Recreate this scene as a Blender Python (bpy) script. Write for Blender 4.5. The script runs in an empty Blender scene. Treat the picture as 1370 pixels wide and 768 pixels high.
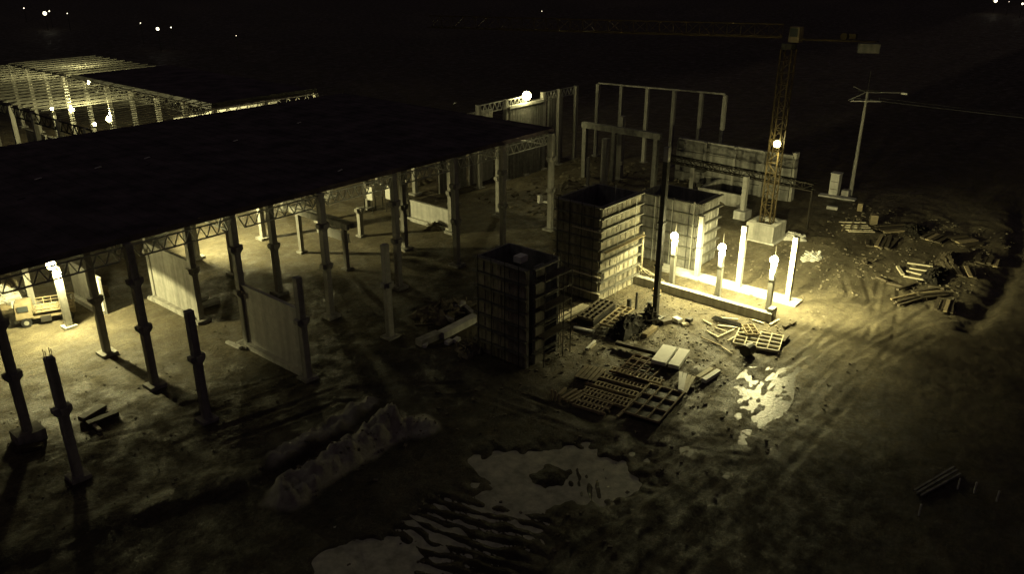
import bpy, math, random
import numpy as np
from mathutils import Vector, Matrix
random.seed(7)
rng = np.random.RandomState(11)
scn = bpy.context.scene
COL = scn.collection
R = math.radians

# ------------------------------------------------------------------ camera
CH, PITCH, HEAD, FPX = 30.0, R(22.675), R(40.31), 1078.85
cam_d = bpy.data.cameras.new('camera'); cam = bpy.data.objects.new('camera', cam_d); COL.objects.link(cam)
cam.location = (0, 0, CH); cam.rotation_euler = (R(90) - PITCH, 0, HEAD - R(90))
cam_d.sensor_width = 36; cam_d.lens = 36 * FPX / 1370; cam_d.clip_start = .5; cam_d.clip_end = 6000
scn.camera = cam
_F = Vector((math.cos(PITCH) * math.cos(HEAD), math.cos(PITCH) * math.sin(HEAD), -math.sin(PITCH)))
_R = Vector((math.sin(HEAD), -math.cos(HEAD), 0)); _U = _R.cross(_F)
def at(px, py, z=0.0):
    d = _F + _R * ((px - 685) / FPX) - _U * ((py - 384) / FPX)
    t = (z - CH) / d.z
    return Vector((d.x * t, d.y * t, z))

# ------------------------------------------------------------------ materials
def mat(name, col, rough=.8, var=.25, scale=3.0, bump=.3, metal=0, spec=.3, detail=6, col2=None, stain=0):
    m = bpy.data.materials.new(name); m.use_nodes = True
    nt = m.node_tree; N = nt.nodes; L = nt.links; b = N['Principled BSDF']
    b.inputs['Roughness'].default_value = rough; b.inputs['Metallic'].default_value = metal
    b.inputs['Specular IOR Level'].default_value = spec
    tc = N.new('ShaderNodeTexCoord'); ns = N.new('ShaderNodeTexNoise')
    ns.inputs['Scale'].default_value = scale; ns.inputs['Detail'].default_value = detail; ns.inputs['Roughness'].default_value = .65
    geo = N.new('ShaderNodeNewGeometry')
    L.new(geo.outputs['Position'], ns.inputs['Vector'])
    rp = N.new('ShaderNodeValToRGB')
    c2 = col2 or tuple(c * (1 - var) for c in col); c1 = tuple(min(1, c * (1 + var)) for c in col)
    rp.color_ramp.elements[0].position = .35; rp.color_ramp.elements[0].color = (*c2, 1)
    rp.color_ramp.elements[1].position = .68; rp.color_ramp.elements[1].color = (*c1, 1)
    L.new(ns.outputs['Fac'], rp.inputs['Fac']); out = rp.outputs['Color']
    if stain:
        mp = N.new('ShaderNodeMapping'); mp.inputs['Scale'].default_value = (1.6, 1.6, .12)
        L.new(geo.outputs['Position'], mp.inputs['Vector'])
        n2 = N.new('ShaderNodeTexNoise'); n2.inputs['Scale'].default_value = 1.2; n2.inputs['Detail'].default_value = 5
        L.new(mp.outputs[0], n2.inputs['Vector'])
        r2 = N.new('ShaderNodeValToRGB'); r2.color_ramp.elements[0].position = .36; r2.color_ramp.elements[0].color = (1 - stain,) * 3 + (1,)
        r2.color_ramp.elements[1].position = .6
        L.new(n2.outputs['Fac'], r2.inputs['Fac'])
        mx = N.new('ShaderNodeMix'); mx.data_type = 'RGBA'; mx.blend_type = 'MULTIPLY'; mx.inputs[0].default_value = 1
        L.new(out, mx.inputs[6]); L.new(r2.outputs[0], mx.inputs[7]); out = mx.outputs[2]
    L.new(out, b.inputs['Base Color'])
    if bump:
        nb = N.new('ShaderNodeTexNoise'); nb.inputs['Scale'].default_value = scale * 5; nb.inputs['Detail'].default_value = 4
        L.new(geo.outputs['Position'], nb.inputs['Vector'])
        bp = N.new('ShaderNodeBump'); bp.inputs['Strength'].default_value = bump; bp.inputs['Distance'].default_value = .04
        L.new(nb.outputs['Fac'], bp.inputs['Height']); L.new(bp.outputs[0], b.inputs['Normal'])
    return m
def emit(name, col, s):
    m = bpy.data.materials.new(name); m.use_nodes = True; b = m.node_tree.nodes['Principled BSDF']
    b.inputs['Base Color'].default_value = (.8, .8, .8, 1)
    b.inputs['Emission Color'].default_value = (*col, 1); b.inputs['Emission Strength'].default_value = s
    return m
LAMPC = (1.0, .905, .42)
M = dict(
    conc=mat('precast_concrete', (.36, .35, .31), .85, .14, 2.2, .25, stain=.35),
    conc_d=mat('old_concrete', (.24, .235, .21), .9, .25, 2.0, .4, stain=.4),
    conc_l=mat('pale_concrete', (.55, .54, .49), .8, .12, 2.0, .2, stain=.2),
    form=mat('formwork_plywood', (.30, .28, .21), .7, .3, 1.5, .2, stain=.45),
    form_b=mat('weathered_plywood', (.22, .20, .15), .75, .4, 1.2, .2, stain=.6),
    form_c=mat('stained_plywood', (.35, .32, .24), .7, .3, 1.8, .2, stain=.5),
    form_s=mat('formwork_steel', (.16, .155, .13), .55, .3, 3, .1, metal=.3),
    steel=mat('galvanised_steel', (.42, .42, .38), .45, .15, 3, .1, metal=.4),
    joist=mat('primed_steel', (.2, .195, .165), .7, .2, 3, .1),
    steel_d=mat('dark_steel', (.05, .048, .042), .5, .3, 3, .1, metal=.3),
    rust=mat('rusty_rebar', (.13, .085, .05), .75, .35, 5, .2),
    roof=mat('dark_roof_membrane', (.10, .08, .088), .9, .45, .35, .3, spec=.1),
    yellow=mat('crane_paint', (.055, .04, .016), .5, .25, 2, .1),
    ypale=mat('pale_machine_paint', (.24, .20, .125), .55, .25, 2, .1),
    wood=mat('raw_timber', (.34, .28, .17), .8, .25, 4, .2),
    wood_l=mat('pale_timber', (.55, .50, .36), .75, .15, 4, .2),
    wood_d=mat('dark_wet_timber', (.09, .075, .05), .7, .3, 4, .2),
    tarp=mat('dark_tarpaulin', (.022, .019, .014), .9, .3, 2, .4),
    white=mat('white_sheet', (.72, .71, .64), .6, .08, 2, .15),
    rubber=mat('black_rubber', (.02, .02, .02), .8, .2, 4, .1),
    glass=mat('cab_glass', (.05, .06, .06), .12, .1, 1, 0, spec=.6),
    stone=mat('rubble_stone', (.16, .14, .10), .9, .35, 2, .5),
    wire=mat('black_cable', (.05, .05, .05), .6, .1, 1, 0),
    lamp=emit('lamp_glow', LAMPC, 14.0),
    far=emit('far_lamp_glow', (1, .9, .62), 1.2),
)

# ------------------------------------------------------------------ mesh building
class MB:
    def __init__(s): s.v = []; s.f = []; s.smooth = False
    def add(s, vs, fs):
        o = len(s.v); s.v += [tuple(v) for v in vs]; s.f += [tuple(i + o for i in f) for f in fs]; return s
    def box(s, c, d, rz=0, taper=1.0, jit=0):
        c = Vector(c); hx, hy, hz = d[0] / 2, d[1] / 2, d[2] / 2; vs = []
        cr, sr = math.cos(rz), math.sin(rz)
        for z in (-1, 1):
            for x, y in ((-1, -1), (1, -1), (1, 1), (-1, 1)):
                t = taper if z > 0 else 1
                X = x * hx * t + random.uniform(-jit, jit); Y = y * hy * t + random.uniform(-jit, jit)
                vs.append((c.x + X * cr - Y * sr, c.y + X * sr + Y * cr, c.z + z * hz + random.uniform(-jit, jit)))
        return s.add(vs, [(3, 2, 1, 0), (4, 5, 6, 7), (0, 1, 5, 4), (1, 2, 6, 5), (2, 3, 7, 6), (3, 0, 4, 7)])
    def bar(s, a, b, w, h=None, up=(0, 0, 1)):
        a = Vector(a); b = Vector(b); h = h or w; d = (b - a).normalized(); up = Vector(up)
        if abs(d.dot(up)) > .98: up = Vector((1, 0, 0))
        sx = d.cross(up).normalized() * w / 2; sy = sx.normalized().cross(d).normalized() * h / 2
        vs = [p + sx * i + sy * j for p in (a, b) for i, j in ((-1, -1), (1, -1), (1, 1), (-1, 1))]
        return s.add(vs, [(0, 1, 2, 3), (7, 6, 5, 4), (0, 4, 5, 1), (1, 5, 6, 2), (2, 6, 7, 3), (3, 7, 4, 0)])
    def cyl(s, a, b, r0, r1=None, n=10):
        a = Vector(a); b = Vector(b); r1 = r0 if r1 is None else r1; d = (b - a).normalized()
        up = Vector((0, 0, 1)) if abs(d.z) < .95 else Vector((1, 0, 0))
        x = d.cross(up).normalized(); y = x.cross(d).normalized(); vs = []
        for p, r in ((a, r0), (b, r1)):
            for i in range(n):
                t = 2 * math.pi * i / n; vs.append(p + x * math.cos(t) * r + y * math.sin(t) * r)
        return s.add(vs, [tuple(range(n))[::-1], tuple(range(n, 2 * n))] + [(i, (i + 1) % n, n + (i + 1) % n, n + i) for i in range(n)])
    def ball(s, c, r, n=10, m=7, sz=1, jit=0):
        c = Vector(c); vs = [c + Vector((0, 0, -r * sz))]
        for j in range(1, m):
            p = -math.pi / 2 + math.pi * j / m
            for i in range(n):
                t = 2 * math.pi * i / n; k = r * (1 + random.uniform(-jit, jit))
                vs.append(c + Vector((math.cos(p) * math.cos(t) * k, math.cos(p) * math.sin(t) * k, math.sin(p) * k * sz)))
        vs.append(c + Vector((0, 0, r * sz))); f = []
        for i in range(n):
            f.append((0, 1 + (i + 1) % n, 1 + i)); e = 1 + (m - 2) * n
            f.append((e + i, e + (i + 1) % n, len(vs) - 1))
            for j in range(m - 2):
                a = 1 + j * n; f.append((a + i, a + (i + 1) % n, a + n + (i + 1) % n, a + n + i))
        return s.add(vs, f)
    def truss(s, a, b, h, seg, w=.09, web=.05):
        """flat Warren truss, top chord from a to b, depth h"""
        a = Vector(a); b = Vector(b); dz = Vector((0, 0, -h)); n = max(2, int(round((b - a).length / seg)))
        s.bar(a, b, w); st = (b - a) / n
        s.bar(a + dz + st * .5, b + dz - st * .5, w)
        for i in range(n):
            p = a + st * i
            s.bar(p, p + st * .5 + dz, web); s.bar(p + st * .5 + dz, p + st, web)
        return s
    def build(s, name, m, parent=None, org=None, smooth=False):
        me = bpy.data.meshes.new(name); org = Vector(org or (0, 0, 0))
        me.from_pydata([tuple(Vector(v) - org) for v in s.v], [], s.f); me.update()
        if isinstance(m, str): m = M[m]
        me.materials.append(m)
        if smooth: me.polygons.foreach_set('use_smooth', [True] * len(me.polygons))
        o = bpy.data.objects.new(name, me); COL.objects.link(o); o.location = org
        if parent is not None: o.parent = parent; o.matrix_parent_inverse = Matrix()
        return o
def tag(o, label=None, cat=None, group=None, kind=None):
    if label: o['label'] = label
    if cat: o['category'] = cat
    if group: o['group'] = group
    if kind: o['kind'] = kind
    return o
def thing(name, loc, label, cat, group=None, rz=0):
    o = bpy.data.objects.new(name, None); COL.objects.link(o); o.location = loc; o.rotation_euler = (0, 0, rz)
    o.empty_display_size = .3
    return tag(o, label, cat, group)
def copy_tree(src, loc, label, group=None, rz=None, skip=()):
    r = src.copy(); COL.objects.link(r); r.location = loc; r['label'] = label
    if group: r['group'] = group
    if rz is not None: r.rotation_euler = (0, 0, rz)
    for ch in list(src.children):
        if ch.name.split('.')[0] in skip: continue
        c = ch.copy(); COL.objects.link(c); c.parent = r
        for g in ch.children:
            d = g.copy(); COL.objects.link(d); d.parent = c
    return r
ORD = ['first', 'second', 'third', 'fourth', 'fifth', 'sixth', 'seventh', 'eighth', 'ninth', 'tenth', 'eleventh', 'twelfth',
       'thirteenth', 'fourteenth', 'fifteenth', 'sixteenth', 'seventeenth', 'eighteenth', 'nineteenth', 'twentieth']
def ordn(i):
    if i < 20: return ORD[i]
    tens = {2: 'twenty', 3: 'thirty', 4: 'forty'}[(i + 1) // 10]; u = (i + 1) % 10
    return tens + ('-' + ORD[u - 1] if u else 'th').replace('y-', 'y-')

# ------------------------------------------------------------------ terrain
def vnoise(x, y, sc, seed):
    r = np.random.RandomState(seed); T = r.rand(256, 256)
    u = x / sc; v = y / sc; i = np.floor(u).astype(int); j = np.floor(v).astype(int); fu = u - i; fv = v - j
    fu = fu * fu * (3 - 2 * fu); fv = fv * fv * (3 - 2 * fv)
    g = lambda a, b: T[a % 256, b % 256]
    return (g(i, j) * (1 - fu) + g(i + 1, j) * fu) * (1 - fv) + (g(i, j + 1) * (1 - fu) + g(i + 1, j + 1) * fu) * fv - .5
def segdist(x, y, a, b):
    ax, ay = a; bx, by = b; dx, dy = bx - ax, by - ay; L2 = dx * dx + dy * dy
    t = np.clip(((x - ax) * dx + (y - ay) * dy) / L2, 0, 1)
    return np.hypot(x - ax - t * dx, y - ay - t * dy), t
def polydist(x, y, pts):
    d = None
    for a, b in zip(pts[:-1], pts[1:]):
        q, _ = segdist(x, y, a, b); d = q if d is None else np.minimum(d, q)
    return d
def bumpf(d, w): return np.exp(-(d / w) ** 2)
def P2(*pix): return [tuple(at(x, y))[:2] for x, y in pix]
def ell(x, y, c, a, b, ang):
    ca, sa = math.cos(ang), math.sin(ang); X = (x - c[0]) * ca + (y - c[1]) * sa; Y = -(x - c[0]) * sa + (y - c[1]) * ca
    return np.sqrt((X / a) ** 2 + (Y / b) ** 2)
def sm(e0, e1, v):
    t = np.clip((v - e0) / (e1 - e0), 0, 1); return t * t * (3 - 2 * t)
TRACKS = [P2((560, 800), (760, 660), (930, 560), (1060, 470), (1150, 400), (1130, 330), (1075, 290)),
          P2((700, 820), (880, 680), (1010, 590), (1130, 500), (1250, 440), (1370, 420)),
          P2((850, 800), (1000, 660), (1110, 540), (1180, 450), (1190, 380)),
          P2((0, 560), (90, 525), (190, 497), (300, 470)), P2((0, 630), (110, 585), (270, 545), (420, 500)),
          P2((250, 600), (450, 530), (640, 520), (800, 575), (1000, 600)),
          P2((880, 640), (1010, 560), (1120, 470), (1230, 410))]
def hgt(x, y):
    near = np.exp(-(np.hypot(x - 55, y - 45) / 160) ** 4)
    z = .16 * vnoise(x, y, 9, 1) + .10 * vnoise(x, y, 3.1, 2) + .07 * vnoise(x, y, 1.2, 3) + .055 * vnoise(x, y, .5, 4) + .03 * vnoise(x, y, .27, 6)
    z += 1.6 * (vnoise(x, y, 120, 5) - .2) * (1 - near)
    # calmer inside the hall and on the work yard
    calm = np.maximum(sm(50, 56, y) * sm(110, 100, y) * sm(74, 71, x) * sm(8, 14, x), sm(62, 64.5, x) * sm(90, 84, x) * sm(22, 24, y) * sm(44, 40, y))
    z *= 1 - .75 * calm
    d = np.minimum.reduce([np.abs(polydist(x, y, t) - .95) for t in TRACKS])
    z += (-.045 * np.exp(-(d / .26) ** 4) + .025 * bumpf(d - .42, .14)) * (.2 + 1.6 * np.clip(vnoise(x, y, 5, 62) + .5, 0, 1)) * (.5 + 1.2 * (vnoise(x, y, 4, 61) + .5)) * (1 - .8 * calm)
    # earth ridges in the foreground
    q, t = segdist(x, y, (21.6, 35.6), (30.2, 36.7)); rgh = 1.0 * np.abs(vnoise(x, y, .85, 71)) + .8 * np.abs(vnoise(x, y, .42, 72)) - .3; z += 1.15 * np.exp(-((q + .5 * vnoise(x, y, .9, 73)) / .95) ** 4) * (.85 + .5 * vnoise(x, y, 1.6, 8) + rgh)
    q, t = segdist(x, y, (23.2, 38.9), (31.5, 40.0)); z += .7 * np.exp(-((q + .4 * vnoise(x, y, .8, 74)) / .95) ** 4) * (.8 + .5 * vnoise(x, y, 1.3, 9) + rgh)
    q, t = segdist(x, y, (30.2, 36.4), (32.0, 35.0)); z += .75 * bumpf(q, 1.0) * (.8 + rgh)
    q, t = segdist(x, y, (8, 43), (23, 39)); z += .35 * bumpf(q, 1.4)
    # rough spoil behind the hall and right of it
    w = sm(74, 80, x) * sm(108, 100, x) * sm(44, 50, y) * sm(76, 70, y)
    z += w * (.9 * np.maximum(0, vnoise(x, y, 3.5, 21)) + .5 * np.maximum(0, vnoise(x, y, 1.4, 22)))
    # yard debris ground on the right
    w = sm(76, 82, x) * sm(112, 104, x) * sm(31, 28, y) * sm(10, 14, y)
    z += w * (.6 * np.maximum(0, vnoise(x, y, 2.6, 23) - .12) + .4 * np.maximum(0, vnoise(x, y, 1.0, 24) - .1))
    # rough ground between the towers and low heaps on the yard
    w = sm(44, 47, x) * sm(62, 58, x) * sm(22, 25, y) * sm(40, 37, y)
    z += w * (.55 * np.maximum(0, vnoise(x, y, 1.9, 25) - .1) + .3 * np.maximum(0, vnoise(x, y, .8, 26) - .1))
    # ditch with a bank on the far right
    D = P2((1366, 270), (1366, 335), (1335, 400), (1296, 440))
    q = polydist(x, y, D); z += -.4 * bumpf(q, .9)
    D2 = [(a, b + 2.8) for a, b in D]; q2 = polydist(x, y, D2); z += .12 * bumpf(q2, 1.6) * (1 + .8 * vnoise(x, y, 2.2, 28))
    # pit beside the crane road
    # basins for the puddles
    r = ell(x, y, (33.4, 25.0), 5.4, 3.3, R(-48)); b1 = sm(1.25, .75, r + .35 * vnoise(x, y, 1.5, 31) + .3 * vnoise(x, y, .5, 75))
    hole = bumpf(np.hypot(x - at(735, 636).x, y - at(735, 636).y), 1.0)
    # wheel ridges through the silt
    rd = at(740, 705) - at(620, 670); rd.normalize(); across = -x * rd.y + y * rd.x
    rip = np.abs(np.sin((across + .7 * vnoise(x, y, 2.0, 33) + .2 * vnoise(x, y, .5, 36)) * math.pi / .8)) ** .8 + .7 * vnoise(x, y, .6, 37) + .9 * vnoise(x, y, 2.4, 78)
    r2 = ell(x, y, (25.8, 24.8), 5.0, 4.6, R(-40)); b2 = sm(1.15, .6, r2 + .3 * vnoise(x, y, 1.7, 34))
    r3 = ell(x, y, (20.9, 27.6), 2.7, 2.0, R(-48)); b3 = sm(1.2, .7, r3 + .4 * vnoise(x, y, 1.5, 35) + .35 * vnoise(x, y, .5, 76))
    flat = np.maximum.reduce([b1, b2, b3])
    z = z * (1 - .85 * flat) + .05 * flat - .24 * np.maximum(b1, b3) - .12 * b2 * (1 - np.maximum(b1, b3)) + b2 * (1 - np.maximum(b1, b3)) * .2 * (rip - .5) + .3 * hole + flat * (.10 * vnoise(x, y, .5, 38) + .06 * vnoise(x, y, 1.3, 77))
    rr = ell(x, y, (at(790, 645).x, at(790, 645).y), 1.7, 1.4, 0); ang2 = R(12)
    z += bumpf(rr, 1.1) * .13 * np.abs(np.sin((x * math.sin(HEAD) - y * math.cos(HEAD)) * math.pi / .55))
    # shallow glistening puddles in the road
    w = np.zeros_like(x); xa = (x * RD[0] + y * RD[1]) * .35; ya = -x * RD[1] + y * RD[0]
    for px, py, a, b_, an in PUD:
        c = at(px, py); rr = ell(x, y, (c.x, c.y), a, b_, R(an)); w = np.maximum(w, sm(1.35, .6, rr + 1.5 * vnoise(xa, ya, .55, 41) + .8 * vnoise(xa, ya, .3, 42)) * sm(1.4, 1.15, rr))
    z = z * (1 - .85 * w) + w * (-.03 + .10 * vnoise(xa, ya, .28, 43) + .06 * vnoise(xa, ya, .6, 44))
    # keep level pads under structures
    return z
PUD = [(1020, 524, 3.4, 1.3, 15), (1012, 558, 1.7, .75, 15), (978, 627, .8, .45, 10), (922, 605, .7, .35, 40), (998, 595, 1.0, .4, 50),
       (1004, 493, .55, .25, 60), (1058, 503, 1.3, .6, 10), (1085, 350, 2.0, .9, 20), (1088, 470, 1.8, .5, 20)]
_rd = at(1090, 490) - at(1010, 590); _rd.normalize(); RD = (_rd.x, _rd.y)
def axis(lo, hi, st, far):
    a = list(np.arange(lo, hi, st)); d = st; p = hi
    while p < far: a.append(p); d *= 1.12; p += d
    a.append(far); d = st; p = lo - st; b = []
    while p > -far: b.append(p); d *= 1.12; p -= d
    b.append(-far)
    return np.array(b[::-1] + a)
XS = axis(14, 74, .16, 3500.0); XS = np.unique(np.round(XS, 4))
XS = np.concatenate([XS[XS < 74], np.arange(74, 114, .36), XS[XS > 114.2]])
YS = axis(2, 62, .16, 3500.0); YS = np.concatenate([YS[YS < 62], np.arange(62, 80, .5), YS[YS > 80.3]])
gx, gy = np.meshgrid(XS, YS); gz = hgt(gx, gy)
def hz(x, y): return float(hgt(np.array([[x]], float), np.array([[y]], float))[0, 0])
nx, ny = len(XS), len(YS)
verts = np.stack([gx.ravel(), gy.ravel(), gz.ravel()], 1)
idx = np.arange(nx * ny).reshape(ny, nx)
faces = np.stack([idx[:-1, :-1].ravel(), idx[:-1, 1:].ravel(), idx[1:, 1:].ravel(), idx[1:, :-1].ravel()], 1)
me = bpy.data.meshes.new('ground'); me.vertices.add(len(verts)); me.vertices.foreach_set('co', verts.ravel())
me.loops.add(faces.size); me.loops.foreach_set('vertex_index', faces.ravel().astype(np.int32))
me.polygons.add(len(faces)); me.polygons.foreach_set('loop_start', np.arange(0, faces.size, 4, dtype=np.int32))
me.polygons.foreach_set('loop_total', np.full(len(faces), 4, dtype=np.int32)); me.update(calc_edges=True)
me.polygons.foreach_set('use_smooth', [True] * len(faces))
# mud material: dark mud with shade painted in outside the lamp pools, sandy compacted patches, pale dried silt
gm = bpy.data.materials.new('churned_earth'); gm.use_nodes = True; nt = gm.node_tree; N = nt.nodes; L = nt.links; bs = N['Principled BSDF']
geo = N.new('ShaderNodeNewGeometry')
def noise(sc, det=6, ro=.6, mp=None):
    n = N.new('ShaderNodeTexNoise'); n.inputs['Scale'].default_value = sc; n.inputs['Detail'].default_value = det; n.inputs['Roughness'].default_value = ro
    if mp:
        q = N.new('ShaderNodeMapping'); q.inputs['Scale'].default_value = mp[0]; q.inputs['Rotation'].default_value = (0, 0, mp[1])
        L.new(geo.outputs['Position'], q.inputs['Vector']); L.new(q.outputs[0], n.inputs['Vector'])
    else: L.new(geo.outputs['Position'], n.inputs['Vector'])
    return n
def ramp(src, a, ca, b, cb):
    r = N.new('ShaderNodeValToRGB'); r.color_ramp.elements[0].position = a; r.color_ramp.elements[0].color = (*ca, 1)
    r.color_ramp.elements[1].position = b; r.color_ramp.elements[1].color = (*cb, 1); L.new(src, r.inputs['Fac']); return r.outputs['Color']
def mix(f, a, b, mode='MIX'):
    m = N.new('ShaderNodeMix'); m.data_type = 'RGBA'; m.blend_type = mode
    if isinstance(f, float): m.inputs[0].default_value = f
    else: L.new(f, m.inputs[0])
    L.new(a, m.inputs[6]); L.new(b, m.inputs[7]); return m.outputs[2]
c1 = ramp(noise(.25, 9, .75).outputs['Fac'], .33, (.10, .084, .052), .66, (.21, .18, .115))
c2 = mix(1.0, ramp(noise(3.0, 8, .8).outputs['Fac'], .36, (.5, .5, .5), .66, (1.3, 1.3, 1.3)), ramp(noise(16, 4, .8).outputs['Fac'], .36, (.6, .6, .6), .64, (1.35, 1.35, 1.35)), 'MULTIPLY')
c3 = ramp(noise(.5, 7, .7, ((.6, 2.2, 1), R(-22))).outputs['Fac'], .38, (.72, .72, .72), .64, (1.1, 1.1, 1.1))
base = mix(1.0, mix(1.0, c1, c2, 'MULTIPLY'), c3, 'MULTIPLY')
wa = N.new('ShaderNodeAttribute'); wa.attribute_name = 'unlit_mud'
base = mix(wa.outputs['Fac'], base, mix(1.0, base, ramp(noise(1.2, 6).outputs['Fac'], .3, (.30, .28, .25), .7, (.5, .47, .42)), 'MULTIPLY'))  # darker mud colour also carries the shade of the unlit foreground
# pale dried clay on the tops of the foreground ridges
at_ = N.new('ShaderNodeAttribute'); at_.attribute_name = 'pale'; pale = ramp(noise(2.0, 6).outputs['Fac'], .3, (.34, .33, .25), .7, (.55, .53, .41))
base = mix(at_.outputs['Fac'], base, pale)
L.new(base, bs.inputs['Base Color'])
rr_ = ramp(noise(.6, 6, .7).outputs['Fac'], .38, (.38,) * 3, .6, (.9,) * 3); L.new(rr_, bs.inputs['Roughness'])
bs.inputs['Specular IOR Level'].default_value = .35
bp = N.new('ShaderNodeBump'); bp.inputs['Strength'].default_value = .75; bp.inputs['Distance'].default_value = .2
L.new(noise(5.5, 10, .78).outputs['Fac'], bp.inputs['Height']); L.new(bp.outputs[0], bs.inputs['Normal'])
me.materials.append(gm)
ridge = np.minimum.reduce([segdist(gx, gy, (21.6, 35.6), (30.2, 36.7))[0] - .2, segdist(gx, gy, (30.2, 36.4), (32.0, 35.0))[0], segdist(gx, gy, (23.2, 38.9), (31.5, 40))[0] + .5])
pa = (sm(1.5, .8, ridge + .8 * vnoise(gx, gy, 1.1, 51)) * .85).ravel()
a = me.attributes.new('pale', 'FLOAT', 'POINT'); a.data.foreach_set('value', pa.astype(np.float32))
lit_ground = np.maximum.reduce([sm(1.35, .8, ell(gx, gy, (66, 29), 26, 13, R(20))), sm(49, 54, gy) * sm(110, 90, gy), sm(1.3, .8, ell(gx, gy, (88, 24), 26, 16, 0)), .45 * sm(1.4, .7, ell(gx, gy, (16, 50), 12, 7, R(-25)))])  # ground within the lamp pools, left out of the painted darkening
wt = np.clip(1 - lit_ground + .7 * vnoise(gx, gy, 5, 81) + .5 * vnoise(gx, gy, 1.7, 82), 0, 1).ravel()
a = me.attributes.new('unlit_mud', 'FLOAT', 'POINT'); a.data.foreach_set('value', wt.astype(np.float32))
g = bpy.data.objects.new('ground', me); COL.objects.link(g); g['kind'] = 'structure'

def water(name, m, cx, cy, a, b, ang, z, n=40):
    mb = MB(); vs = [(cx, cy, z)]
    for i in range(n):
        t = 2 * math.pi * i / n; X = a * math.cos(t); Y = b * math.sin(t)
        vs.append((cx + X * math.cos(ang) - Y * math.sin(ang), cy + X * math.sin(ang) + Y * math.cos(ang), z))
    mb.add(vs, [(0, 1 + i, 1 + (i + 1) % n) for i in range(n)])
    o = mb.build(name, m); o['kind'] = 'structure'; return o
wm = mat('puddle_water', (.09, .08, .05), .36, .3, 1.2, .9, spec=1.0)
sm_ = mat('silty_water', (.46, .45, .33), .55, .35, 1.1, .5, spec=.4)
water('silt_pool_water', sm_, 33.4, 25.0, 7.0, 4.6, R(-48), -.10)
water('silt_rut_water', sm_, 25.4, 25.2, 5.4, 5.2, R(-40), -.062)
water('silt_pool_water', sm_, 21.0, 27.8, 4.9, 3.8, R(-48), -.075)
for i, (px, py, a_, b_, an) in enumerate(PUD):
    c = at(px, py); water('puddle_water', wm, c.x, c.y, a_ * 1.5, b_ * 1.7, R(an), -.03 - .003 * i)

# ------------------------------------------------------------------ lamps
def light(parent, loc, power, kind='POINT', size=.25, rot=None, col=LAMPC, spread=None, world=True):
    l = bpy.data.lights.new('lamp_light', kind); l.energy = power; l.color = col
    if kind in ('POINT', 'SPOT'): l.shadow_soft_size = size
    if kind == 'SPOT': l.spot_size = spread or R(150); l.spot_blend = .5
    o = bpy.data.objects.new('lamp_light', l); COL.objects.link(o); o.location = loc
    if rot is not None: o.rotation_euler = rot
    if parent: o.parent = parent
    return o
def aim(d): return Vector(d).to_track_quat('-Z', 'Y').to_euler()
KP = 1.0
def lamp_thing(loc, label, power, group=None, r=.27, flood=None, fp=0, spread=155, down=0, dspread=174, name='work_lamp', arm=(0, 0, -.5)):
    t = thing(name, loc, label, 'lamp', group)
    MB().ball((0, 0, 0), r, 14, 10).build('bulb', 'lamp', t, smooth=True)
    MB().cyl(Vector(arm), (0, 0, -r * .9), .05, .05, 8).cyl((0, 0, -r - .03), (0, 0, -r + .08), .12, .16, 10).build('bracket', 'steel_d', t)
    light(t, (0, 0, 0), power * KP, size=r)
    t.children[-1].location = (0, 0, r + .12)
    if down: light(t, (0, 0, -(r + .1)), down * KP, 'SPOT', .18, (0, 0, 0), spread=R(dspread)); t.children[-1].data.spot_blend = .12
    if flood:
        light(t, Vector(flood).normalized() * (r + .15), fp * KP, 'SPOT', .2, aim(flood), spread=R(spread))
    return t

# ------------------------------------------------------------------ columns of the hall
HE = 11.3
X = [14.3, 23.0, 31.2, 39.3, 47.4, 55.4, 62.6, 70.8]
Yr = [54.4, 62.2, 69.8, 76.9, 84.4, 91.7]
def column_proto(h, w=.52, corbels=(4.8,), foot=True, fsz=(1.3, 1.3, .35), rebar=False, m='conc', neck=False):
    t = thing('concrete_column', (0, 0, 0), 'x', 'column')
    MB().box((0, 0, h / 2), (w, w, h)).build('shaft', m, t)
    for z in corbels:
        b = MB(); a = w / 2
        b.add([(-a - .28, -a * .98, z - .1), (a + .28, -a * .98, z - .1), (a + .28, -a * .98, z + .25), (-a - .28, -a * .98, z + .25), (-a + .01, -a * .98, z - .42), (a - .01, -a * .98, z - .42),
               (-a - .28, a * .98, z - .1), (a + .28, a * .98, z - .1), (a + .28, a * .98, z + .25), (-a - .28, a * .98, z + .25), (-a + .01, a * .98, z - .42), (a - .01, a * .98, z - .42)],
              [(4, 5, 1, 2, 3, 0), (10, 6, 9, 8, 7, 11), (3, 2, 8, 9), (4, 0, 6, 10), (0, 3, 9, 6), (5, 11, 7, 1), (1, 7, 8, 2), (4, 10, 11, 5)])
        b.box((0, -a - .12, z + .05), (w * .8, .28, .4)); b.build('corbel', m, t)
    if foot: MB().box((0, 0, fsz[2] / 2 - .1), fsz, taper=.96).build('footing', m, t)
    if rebar:
        rb = MB()
        for i in (-1, 1):
            for j in (-1, 1): rb.cyl((i * w * .33, j * w * .33, h - .05), (i * w * .33, j * w * .33, h + .55), .025, .025, 5)
        rb.build('rebar', 'rust', t)
    return t
tall = column_proto(HE, corbels=(4.8, 8.45)); tall.name = 'concrete_column'
G1 = 'tall columns along the open front of the hall'
first = True
names = ['leftmost', 'second from the left', 'third from the left', 'fourth from the left', 'fifth from the left', 'sixth from the left', 'seventh from the left', 'rightmost']
fx = [14.0, 22.9, 31.25, 39.2, 47.6, 55.5, 62.6, 70.7]; fy = [53.9, 54.3, 54.9, 54.3, 54.6, 54.5, 54.4, 54.2]
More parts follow.
